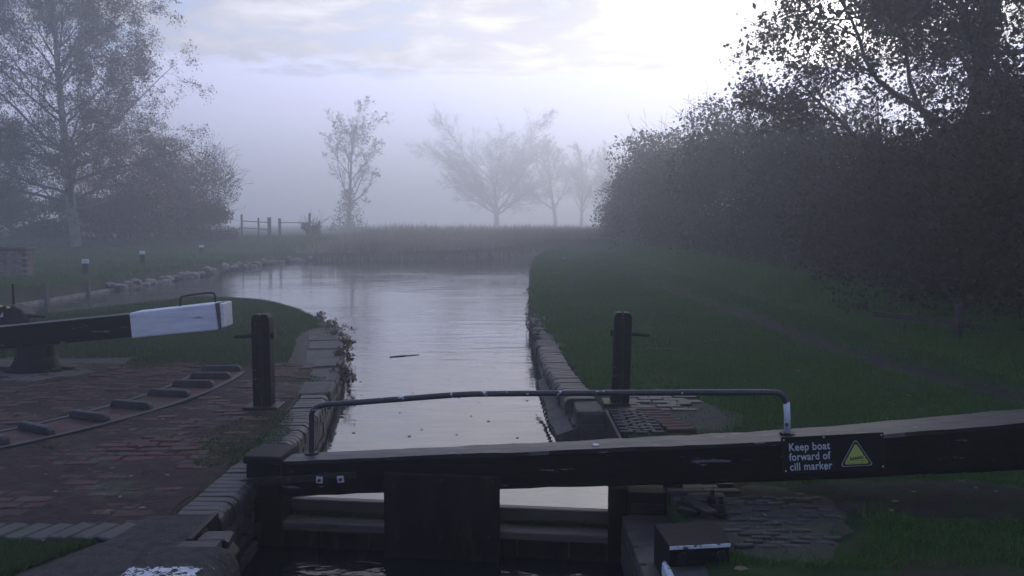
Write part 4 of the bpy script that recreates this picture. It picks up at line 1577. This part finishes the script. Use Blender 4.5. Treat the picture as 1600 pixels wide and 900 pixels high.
PM = dict(n=[10, 8, 6, 4, 3], kids=[17, 9, 6, 4], start=[0.14, 0.2, 0.15, 0.2], tip=[0.1, 0.2, 0.3, 0.5, 0.5],
          wig=[0.05, 0.09, 0.14, 0.2, 0.2], up=[0.02, 0.06, 0.03, 0.0, 0.0], ang=[44, 38, 40, 40], len=[0.62, 0.44, 0.42, 0.5],
          short=[0.55, 0.35, 0.3, 0.2], rr=[0.5, 0.55, 0.55, 0.6], rmin=0.012, leaf_lvl=3)
bare_tree('young_tree', at_far(545, 95), 12.4, 0.26, 41, PM, 'slender half bare tree with ivy at its foot beyond the bend', 1500, L_BIRCH, 0.20, (0.0, 0, 1), 2000)
PW = dict(n=[5, 8, 4, 2, 1], kids=[18, 24, 12, 4], start=[0.30, 0.15, 0.15, 0.2], tip=[0.5, 0.10, 0.22, 0.5, 0.5],
          wig=[0.05, 0.05, 0.10, 0.14, 0.2], up=[0.02, 0.035, 0.04, 0.03, 0.0], ang=[54, 34, 36, 38], len=[1.75, 0.40, 0.42, 0.5],
          short=[0.15, 0.45, 0.3, 0.2], rr=[0.50, 0.42, 0.5, 0.6], rmin=0.020, leaf_lvl=9)
bare_tree('broad_tree', at_far(776, 170), 9.4, 0.56, 52, PW, 'broad bare tree fading into mist, largest beyond the water', 0)
PT = dict(PW, kids=[20, 14, 8, 4], len=[0.55, 0.42, 0.42, 0.5], ang=[34, 32, 34, 38], n=[9, 6, 4, 2, 1], short=[0.55, .35, .3, .2], tip=[0.12, .12, .25, .5, .5], start=[.2, .15, .15, .2])
bare_tree('upright_tree', at_far(868, 178), 17.0, 0.42, 43, PT, 'narrow upright bare tree right of the broad misty tree', 0)
bare_tree('upright_tree', at_far(908, 185), 15.5, 0.36, 44, PT, 'slim faint bare tree between the upright tree and the hedge', 0)
bare_tree('upright_tree', at_far(950, 170), 14.5, 0.34, 45, PT, 'bare tree half hidden behind the end of the hedge', 0)
shrub('bank_shrub', at_far(488, 55), 0.75, 0.6, 1.1, 1800, 0.12, L_HEDGE2, 'small dark bush against the far fence end', 49, 8)

# field fence beyond the left bank
ff = empty('field_fence', at_far(430, 54))
tag(ff, 'broken post and rail field fence fading into mist beyond the bank', 'fence')
o0 = ff.location.copy()
for px, h, w in ((379, 1.45, .10), (405, 1.25, .09), (422, 1.30, .22), (438, 1.25, .16), (485, 1.55, .13), (500, 1.05, .1)):
    p = at_far(px, 54) - o0
    MB().box(p.x - w / 2, p.x + w / 2, -0.06, 0.06, p.z - .2, p.z + h).build('post', M_FENCE, ff, 0.01, 1)
for (pa_, pb_), h in (((379, 422), 1.0), ((438, 500), 0.95), ((379, 422), 0.55)):
    a_, b_ = at_far(pa_, 54) - o0, at_far(pb_, 54) - o0
    MB().hexa([(a_.x, -.03, a_.z + h), (b_.x, -.03, b_.z + h - .06), (b_.x, .03, b_.z + h - .06), (a_.x, .03, a_.z + h), (a_.x, -.03, a_.z + h + .055), (b_.x, -.03, b_.z + h - .01), (b_.x, .03, b_.z + h - .01), (a_.x, .03, a_.z + h + .055)]).build('rail', M_FENCE, ff)

# reeds and rank growth along the far bank
def blades(name, x, y, z, h, w, rng, m, lean=0.25, parent=None):
    n = len(x)
    az = rng.random(n) * 6.283
    dx, dy = np.cos(az) * w * .5, np.sin(az) * w * .5
    lx, ly = rng.normal(size=n) * lean * h, rng.normal(size=n) * lean * h
    base = np.stack([x, y, z - 0.01], -1)
    v = np.stack([base + np.stack([dx, dy, 0 * x], -1), base - np.stack([dx, dy, 0 * x], -1),
                  base + np.stack([lx, ly, h], -1)], 1).reshape(-1, 3)
    return np_mesh(name, v, np.arange(n * 3).reshape(-1, 3), m, parent)


rg = np.random.default_rng(77)
n = 90000
yy = 39.5 + 24 * rg.random(n) ** 1.3
xx = -13 + 34 * rg.random(n)
front = far_e(yy) - xx
ok = (front > -0.45) & ((yy > 41.2) | (xx > -10.4)) & (xx > -11 + 3 * rg.random(n)) & ((front < 7) | (rg.random(n) < .3))
xx, yy = xx[ok], yy[ok]
front = far_e(yy) - xx
hh = (0.60 + 0.46 * wob(xx, 0 * yy, 0.16, 1) + 0.22 * wob(xx, yy, 0.5) + 0.25 * wob(xx, yy, 1.7, 3) + 0.75 * rg.random(len(xx)) ** 3) * np.clip((xx + 13) / 4, 0.35, 1) * np.clip((front + 1.2) / 1.6, 0.45, 1)
o = blades('reed_bed', xx, yy, np.where(front < 0.05, WATER_Z - .02, far_z(xx, yy)), np.maximum(.2, hh * .75), 0.05, rg, L_REED, 0.28)
tag(o, 'pale reeds and rank growth along the far bank of the bend', 'reeds', None, 'stuff')
# grass on the left bank
n = 60000
yy = 16 + 36 * rg.random(n) ** 1.2
xx = -11.0 - 22 * rg.random(n) ** 1.4
o = blades('bank_grass', xx, yy, far_z(xx, yy), 0.05 + 0.09 * rg.random(n), 0.035, rg, L_GRASS, 0.4)
tag(o, 'short misty grass on the left bank', 'grass', None, 'stuff')
# edge stones and stakes of the left bank
be = empty('bank_edging', (-11, 28, 0))
tag(be, 'rough stones and timber stakes edging the left bank at the water line', 'edging')
SM = []
for s in range(6):
    bm = bmesh.new()
    bmesh.ops.create_icosphere(bm, subdivisions=1, radius=0.5)
    R = random.Random(s)
    for v in bm.verts:
        v.co *= R.uniform(.75, 1.1)
    me = bpy.data.meshes.new('stone')
    bm.to_mesh(me)
    bm.free()
    me.materials.append(M_BANKSTONE)
    SM.append(me)
y = 22.5
while y < 40.5:
    s = rnd.uniform(.22, .5)
    x = float(far_e(y)) + 0.08
    place(rnd.choice(SM), 'stone', be, (x + 11 + rnd.uniform(-.1, .1), y - 28, -0.18 + rnd.uniform(-.08, .12)), rnd.uniform(0, 6), 0, 0, (s, s * 1.1, s * rnd.uniform(.5, .9)))
    y += s * rnd.uniform(.7, 1.6)
y = 15.5
while y < 26:
    x = float(far_e(y)) + 0.16
    MB().box(x + 11 - .05, x + 11 + .05, y - 28 - .05, y - 28 + .05, -0.8, 0.12).build('stake', M_FENCE, be, 0.01, 1)
    y += 1.9
MB().box(0.09, 0.13, 15 - 28, 26.4 - 28, -0.30, -0.17).build('waling_board', M_BANKSTONE, be, 0.005, 1)

# --- right hedge: a row of individual shrubs, then the oak
HX = 7.6
def rz_at(x, y):
    return float(right_z(np.array([float(x)]), np.array([float(y)]))[0])
hed = [  # x, y, rx, ry, h, n, leaf size, material, label
    (8.6, 60.0, 2.6, 3.6, 5.6, 14000, 0.15, L_HEDGE, 'farthest hedge shrub where the towpath bends away'),
    (8.0, 53.0, 2.6, 4.4, 5.4, 16000, 0.15, L_HEDGE2, 'misty hedge shrub second from the far end'),
    (7.9, 45.5, 2.6, 4.4, 6.6, 20000, 0.14, L_HEDGE, 'misty hedge shrub third from the far end'),
    (8.1, 38.0, 2.7, 4.0, 5.2, 24000, 0.13, L_HEDGE2, 'broad hedge shrub with ragged top left of the dense rounded one'),
    (8.3, 31.0, 2.7, 3.6, 5.9, 30000, 0.11, L_IVY, 'dense rounded ivy clad shrub standing tallest in the mid hedge'),
    (8.8, 25.4, 2.6, 3.2, 4.8, 32000, 0.10, L_IVY, 'dense ivy clad shrub with a domed top beside the oak'),
    (8.8, 21.0, 2.4, 2.6, 3.3, 30000, 0.09, L_HEDGE, 'lower hedge shrub in the gap between ivy dome and oak'),
    (8.3, 17.2, 2.5, 2.9, 3.5, 34000, 0.085, L_HEDGE2, 'brownish hedge shrub under the left side of the oak'),
    (7.8, 13.6, 2.6, 2.6, 3.6, 38000, 0.075, L_HEDGE, 'dark hedge shrub below the oak trunk'),
    (7.6, 10.4, 2.5, 2.4, 3.9, 40000, 0.065, L_HEDGE2, 'dark hedge shrub behind the leaning fence post'),
    (7.9, 7.4, 2.5, 2.5, 4.4, 32000, 0.065, L_HEDGE, 'nearest black hedge shrub at the right edge'),
    (10.8, 11.6, 2.6, 3.0, 6.2, 14000, 0.11, L_HEDGE, 'tall dark shrub behind the near hedge at the right edge'),
    (11.5, 17.0, 2.8, 2.8, 5.2, 11000, 0.12, L_HEDGE2, 'tall brownish shrub behind the hedge under the oak'),
]
for i, (x, y, rx, ry, h, n, s, m, lab) in enumerate(hed):
    shrub('hedge_shrub', (x, y, rz_at(x, y)), rx, ry, h, n, s, m, lab, 100 + i, 58, 'shrubs of the towpath hedge', twigs=70 if i not in (6, 3) else 260, twl=0.9 if i not in (6, 3) else 1.6, shell=0.45)

oak = empty('oak_tree', (9.9, 19.0, 0.1))
tag(oak, 'tall oak with ragged leafy crown in front of the sun at right', 'tree')
T = Tree(63)
PO = dict(n=[7, 10, 7, 5, 3], kids=[19, 11, 8, 4], start=[0.26, 0.25, 0.15, 0.2], tip=[0.35, 0.15, 0.2, 0.4, 0.5],
          wig=[0.07, 0.13, 0.18, 0.22, 0.25], up=[0.03, 0.03, 0.0, 0.0, 0.0], ang=[64, 46, 48, 45], len=[0.88, 0.40, 0.38, 0.5],
          short=[0.42, 0.3, 0.3, 0.2], rr=[0.55, 0.5, 0.5, 0.6], rmin=0.007, leaf_lvl=3)
T.branch((0, 0, -0.2), (-0.02, 0, 1), 7.6, 0.25, 0, PO)
limb_meshes(T.segs, oak, M_BARK, M_BARK, 0, 12)
rg = np.random.default_rng(6)
pts = tip_points(T.tips, 3, 0.15, rg)
print('oak', len(T.segs), len(pts))
if len(pts) > 92000:
    pts = pts[rg.choice(len(pts), 92000, False)]
leaves('leaves', pts, 0.086, rg, L_OAK, oak, 0.2, 0.6)

# fence post and rails in the hedge foot on the right
fp = empty('hedge_fence', (G(1497, 540).x, G(1497, 540).y, 0.02))
tag(fp, 'old fence post with leaning rails in the foot of the hedge', 'fence')
MB().box(-0.05, 0.05, -0.05, 0.05, -0.2, 0.52).build('post', M_BARK, fp, 0.01, 1)
MB().hexa([(0.05, -0.03, 0.22), (1.3, -0.25, 0.02), (1.3, -0.21, 0.02), (0.05, 0.01, 0.22), (0.05, -0.03, 0.29), (1.3, -0.25, 0.09), (1.3, -0.21, 0.09), (0.05, 0.01, 0.29)]).build('rail', M_BARK, fp)
MB().hexa([(-0.9, 0.5, 0.30), (-0.05, -0.02, 0.25), (-0.05, 0.02, 0.25), (-0.9, 0.54, 0.30), (-0.9, 0.5, 0.37), (-0.05, -0.02, 0.32), (-0.05, 0.02, 0.32), (-0.9, 0.54, 0.37)]).build('rail', M_BARK, fp)

# pale dead stalk at the end of the towpath
ps = G(884, 388)
dk = empty('dead_stalk', (ps.x, ps.y, rz_at(ps.x, ps.y)))
tag(dk, 'pale dead weed stalk at the far bend of the towpath', 'weed')
R = random.Random(9)
segs = []
for i in range(9):
    p = Vector((R.uniform(-.12, .12), R.uniform(-.1, .1), 0))
    dd = Vector((R.gauss(0, .16), R.gauss(0, .1), 1))
    for s in range(4):
        q = p + (dd + Vector((R.gauss(0, .18), 0, 0))) * 0.19
        segs.append((p, q, 0.014, 0.011, 3))
        p = q
v, f = tubes(segs, 5)
np_mesh('stem', v, f, M_BANKSTONE, dk)

# ------------------------------------------------------------------ grass, moss, weeds, litter
rg = np.random.default_rng(90)
n = 400000
yy = 3.75 * (60 / 3.75) ** rg.random(n)
xx = right_e(yy) + 0.02 + (7.0 - right_e(yy)) * rg.random(n)
keepm = np.abs(xx / yy) < 0.66
edge_d = xx - right_e(yy)
keepm &= ~((yy < 10.8) & (edge_d < 0.30 + 0.16 * (wob(xx, yy, 3.0) + rg.random(n) * .7)))
keepm &= ~((yy >= 10.8) & (edge_d < 0.22 * np.clip((14.5 - yy) / 3.5, 0, 1) + 0.08 * rg.random(n)))
keepm &= ~((np.abs(xx - path_x(yy) - 0.06 * wob(yy, 1 + 0 * yy, 1.4)) < 0.42 * rg.random(n) ** 0.8 + 0.10 * wob(xx, yy, 5.0)) & (yy > 5.4) & (rg.random(n) < np.clip((46 - yy) / 26, 0, 1)))
mud = ((xx - 2.42) / 1.15) ** 2 + ((yy - 4.72) / 0.36) ** 2 < 1.0 + 0.5 * wob(xx, yy, 3.3) + 0.3 * (rg.random(n) - .5)
keepm &= ~(mud & (rg.random(n) > 0.04))
keepm &= ~((((xx - 1.38) / .52) ** 2 + ((yy - 4.45) / .62) ** 2 < 1) & (rg.random(n) > 0.06)) & ~((xx < 1.1) & (yy < 5.0) & (yy > 4.0))
keepm &= ~((((xx - 1.2) / .56) ** 2 + ((yy - 6.9) / .9) ** 2 < 1) & (rg.random(n) > 0.10))
keepm &= ~((yy < 3.98) & (xx < 0.98))
keepm &= wob(xx, yy, 1.9, 6) + 0.5 * wob(xx, yy, 6.1, 2) + rg.random(n) * 1.1 > 0.08
xx, yy = xx[keepm], yy[keepm]
h = (0.022 + 0.026 * rg.random(len(xx))) * (1 + 0.35 * wob(xx, yy, 0.8)) + 0.0010 * yy
verge = np.clip((xx - 4.8) / 1.0, 0, 1)
h = h * (1 + 1.6 * verge * rg.random(len(xx))) * (1 + 2.8 * np.clip((xx - 5.5) / .6, 0, 1) * rg.random(len(xx)) ** 2)
tuft_ = np.clip(wob(xx, yy, 2.6, 9) + 0.6 * wob(xx, yy, 7.3, 4) - 0.45, 0, 1)
h = h * (1 + 2.2 * tuft_) * (1 + 0.9 * np.exp(-((xx - right_e(yy) - 0.25) / 0.25) ** 2) * (yy > 10))
w = 0.004 + 0.0009 * yy
sel = verge > 0.25
o = blades('bank_grass', xx[~sel], yy[~sel], right_z(xx[~sel], yy[~sel]), h[~sel], w[~sel], rg, L_GRASS, 0.45)
tag(o, 'short dark grass covering the towpath bank', 'grass', None, 'stuff')
o = blades('verge_grass', xx[sel], yy[sel], right_z(xx[sel], yy[sel]), h[sel], w[sel], rg, L_GRASS_LIGHT, 0.45)
tag(o, 'longer green verge grass between the path and the hedge', 'grass', None, 'stuff')

n = 150000
yy = 3.6 * (17.4 / 3.6) ** rg.random(n)
xl = np.maximum(isl_l(yy), -0.66 * yy)
xx = xl + (isl_r(yy) - 0.05 - xl) * rg.random(n)
ed = isl_r(yy) - xx
lim = 9.3 + 0.5 * wob(xx, 0 * xx, 2.0) + 0.6 * (rg.random(n) - .5)
far_g = (yy > lim) & (ed > np.clip(0.40 + 0.15 * wob(xx, yy, 3) + 0.1 * rg.random(n) - (yy - 12) * .3, 0.03, 0.6)) & ~((xx < -4.4) & (yy < 9.75))
near_g = (yy < 4.06 + 0.03 * wob(xx, yy, 9)) & (xx < -2.08 - 0.5 * (4.05 - yy))
moss_g = (((xx + 2.0) / 0.30) ** 2 + ((yy - 6.15) / 0.75) ** 2 < 1 + 0.6 * wob(xx, yy, 5)) | (((xx + 2.25) / 0.4) ** 2 + ((yy - 8.4) / 0.22) ** 2 < 0.8 + 0.6 * wob(xx, yy, 5))
tuft = (wob(xx, yy, 3.3, 7) + 0.5 * wob(xx, yy, 8.0, 1) > 0.80) & (yy < 9.3) & (ed > .35)
kp = far_g | near_g | ((moss_g | tuft) & (rg.random(n) < 0.8))
xx, yy = xx[kp], yy[kp]
h = (0.022 + 0.03 * rg.random(len(xx))) * (1 + 0.35 * wob(xx, yy, 0.8)) + 0.0008 * yy
h = np.where((yy < 9) & (yy > 4.2), h * 0.55, h)
o = blades('island_grass', xx, yy, isl_z(xx, yy) + 0.01, h, 0.004 + 0.0008 * yy, rg, leaf_material('pale lawn blade', (0.034, 0.072, 0.020), (0.095, 0.135, 0.050), 0.4), 0.45)
tag(o, 'short grass and mossy tufts growing over the lock island', 'grass', None, 'stuff')

# moss along the gate rail
n = 5000
s = (s1 - 0.06) + (sR - s1) * rg.random(n)
kp = (s < c0 - 0.01) | (s > c1 + 0.01)
s = s[kp]
yo = 0.135 + 0.018 * rg.random(len(s))
zz = -0.268 + 0.014 * rg.random(len(s)) * (1 + wob(s, 0 * s, 9))
o = blades('moss', s, yo, zz, 0.012 + 0.02 * rg.random(len(s)), 0.010, rg, M_MOSS, 0.5, gate)
o['kind'] = 'stuff'

# weeds hanging over the walls
def wall_weed(x, y, z, side, n, L, seed, label, group):
    L *= 0.7
    t = empty('wall_weed', (x, y, z))
    tag(t, label, 'weed', group)
    R = random.Random(seed)
    segs, lf = [], []
    for i in range(n):
        p = Vector((R.uniform(-.05, .05), R.uniform(-.25, .25), R.uniform(-.03, .05)))
        dd = Vector((side * R.uniform(.15, .6), R.gauss(0, .35), R.uniform(0.1, 0.9)))
        for s in range(6):
            dd = (dd + Vector((R.gauss(0, .15), R.gauss(0, .15), -0.34))).normalized()
            q = p + dd * L / 6 * R.uniform(.7, 1.2)
            segs.append((p, q, 0.004, 0.003, 3))
            lf.append(q)
            p = q
    v, f = tubes(segs, 3)
    np_mesh('stems', v, f, M_TWIG, t)['kind'] = 'stuff'
    rng = np.random.default_rng(seed)
    c = np.repeat(np.array(lf), 3, 0)
    leaves('leaves', c + rng.normal(size=c.shape) * .02, 0.035, rng, L_WEED, t, 0.8)


for i, y in enumerate((9.0, 10.0, 11.0, 11.9, 12.8, 13.9)):
    wall_weed(float(isl_r(y)) - 0.02, y, 0.0, 1, 12, 0.26 + 0.12 * (i % 3 == 0), 200 + i, 'dry weed hanging over the island edge, %s from the lock' % ('first', 'second', 'third', 'fourth', 'fifth', 'sixth', 'seventh', 'eighth')[i], 'dry weeds along the island edge')
for i, y in enumerate((11.4, 12.6, 14.2, 16.5, 19.5)):
    wall_weed(float(right_e(y)) + 0.04, y, 0.0, -1, 7, 0.22, 230 + i, 'thin weed hanging over the towpath bank edge, %s from the lock' % ('first', 'second', 'third', 'fourth', 'fifth')[i], 'weeds along the towpath bank edge')

# fallen leaves
n = 210
yy = 4.0 * (16 / 4.0) ** rg.random(n)
xx = -0.6 * yy + 1.2 * yy * rg.random(n)
okr = (xx > right_e(yy) + 0.35)
okl = (xx < isl_r(yy) - 0.3)
c = []
for x, y, a, b in zip(xx, yy, okr, okl):
    if a:
        c.append((x, y, rz_at(x, y) + 0.03))
    elif b and y < 15:
        c.append((x, y, float(isl_z(np.array([x]), np.array([y]))[0]) + 0.022))
c = np.array(c)
v = []
for p in c:
    a = rg.random() * 6.283
    L, W_ = 0.010 + 0.018 * rg.random(), 0.010 + 0.012 * rg.random()
    ca, sa = math.cos(a), math.sin(a)
    for (lx, ly, lz) in ((-L, 0, .0), (0, -W_, .004), (L, 0, .006 * rg.random()), (0, W_, .004)):
        v.append((p[0] + lx * ca - ly * sa, p[1] + lx * sa + ly * ca, p[2] + lz))
o = np_mesh('leaf_litter', np.array(v), np.arange(len(v)).reshape(-1, 4), L_LITTER)
tag(o, 'small fallen leaves scattered over the grass and paving', 'leaves', None, 'stuff')
# one larger yellow leaf near the quoin
p = G(1158, 889, 0.03)
mb = MB().add([(-.035, 0, 0), (-.012, -.02, .004), (.02, -.014, .006), (.04, 0, .002), (.018, .017, .006), (-.012, .02, .004)], [(0, 1, 2, 3, 4, 5)])
o = mb.build('fallen_leaf', L_LITTER)
o.location = p
o.rotation_euler = (0.1, 0.1, 0.2)
tag(o, 'yellow fallen leaf in the grass below the chequered bricks', 'leaf')
# fallen twig on the towpath grass and a stick floating in the canal
segs = []
a_, b_ = G(1010, 546, 0.045), G(1054, 545, 0.045)
prev = a_
R = random.Random(2)
for i in range(1, 9):
    q = a_.lerp(b_, i / 8) + Vector((0, R.uniform(-.04, .04), R.uniform(-.006, .012)))
    segs.append((prev, q, 0.009, 0.008, 3))
    if i % 2:
        segs.append((q, q + Vector((R.uniform(-.06, .08), R.uniform(-.1, .1), .02)), 0.006, 0.003, 3))
    prev = q
v, f = tubes(segs, 5)
o = np_mesh('fallen_twig', v, f, M_FENCE)
tag(o, 'brown fallen twig lying on the grass right of the paddle post', 'twig')
a_, b_ = G(609, 558, WATER_Z + .004), G(655, 554, WATER_Z + .004)
v, f = tubes([(a_, a_.lerp(b_, .35) + Vector((0, .02, .0)), 0.008, 0.010, 1), (a_.lerp(b_, .35) + Vector((0, .02, .0)), a_.lerp(b_, .6), 0.010, 0.007, 1), (a_.lerp(b_, .6), b_, 0.007, 0.003, 1)], 6)
o = np_mesh('floating_stick', v, f, M_BARK)
tag(o, 'dark stick floating on the pale canal water', 'stick')
# specks drifting on the water
n = 90
yy = 7 * (36 / 7) ** rg.random(n)
xx = isl_r(np.minimum(yy, 14)) + 0.2 + (right_e(yy) - isl_r(np.minimum(yy, 14)) - 0.4) * rg.random(n)
o = None
v = []
for x, y in zip(xx, yy):
    s = 0.008 + 0.012 * rg.random()
    for a in (0, 1.57, 3.14, 4.71):
        v.append((x + s * math.cos(a + x), y + s * math.sin(a + x), WATER_Z + 0.004))
o = np_mesh('floating_leaves', np.array(v), np.arange(len(v)).reshape(-1, 4), L_WEED)
tag(o, 'tiny dark leaves drifting on the canal surface', 'leaves', None, 'stuff')

# ------------------------------------------------------------------ mist
bpy.context.view_layer.update()
HZ_TOP = max((o.matrix_world @ Vector(c)).z for o in C.objects if o.type == 'MESH' for c in o.bound_box) + 0.4
print('haze top', HZ_TOP)
hb = MB().box(-640, 640, -60, 640, -2.8, HZ_TOP)
hm = bpy.data.materials.new('mist')
hm.use_nodes = True
ht = hm.node_tree
ht.nodes.clear()
ho = ht.nodes.new('ShaderNodeOutputMaterial')
hv = ht.nodes.new('ShaderNodeVolumePrincipled')
hv.inputs['Color'].default_value = (0.945, 0.962, 1.0, 1)
hv.inputs['Density'].default_value = 0.0092
hv.inputs['Anisotropy'].default_value = 0.64
ht.links.new(hv.outputs[0], ho.inputs['Volume'])
hz_o = hb.build('haze', hm)
hz_o['kind'] = 'stuff'
hz_o['label'] = 'cold morning mist hanging over the canal'
hz_o['category'] = 'mist'
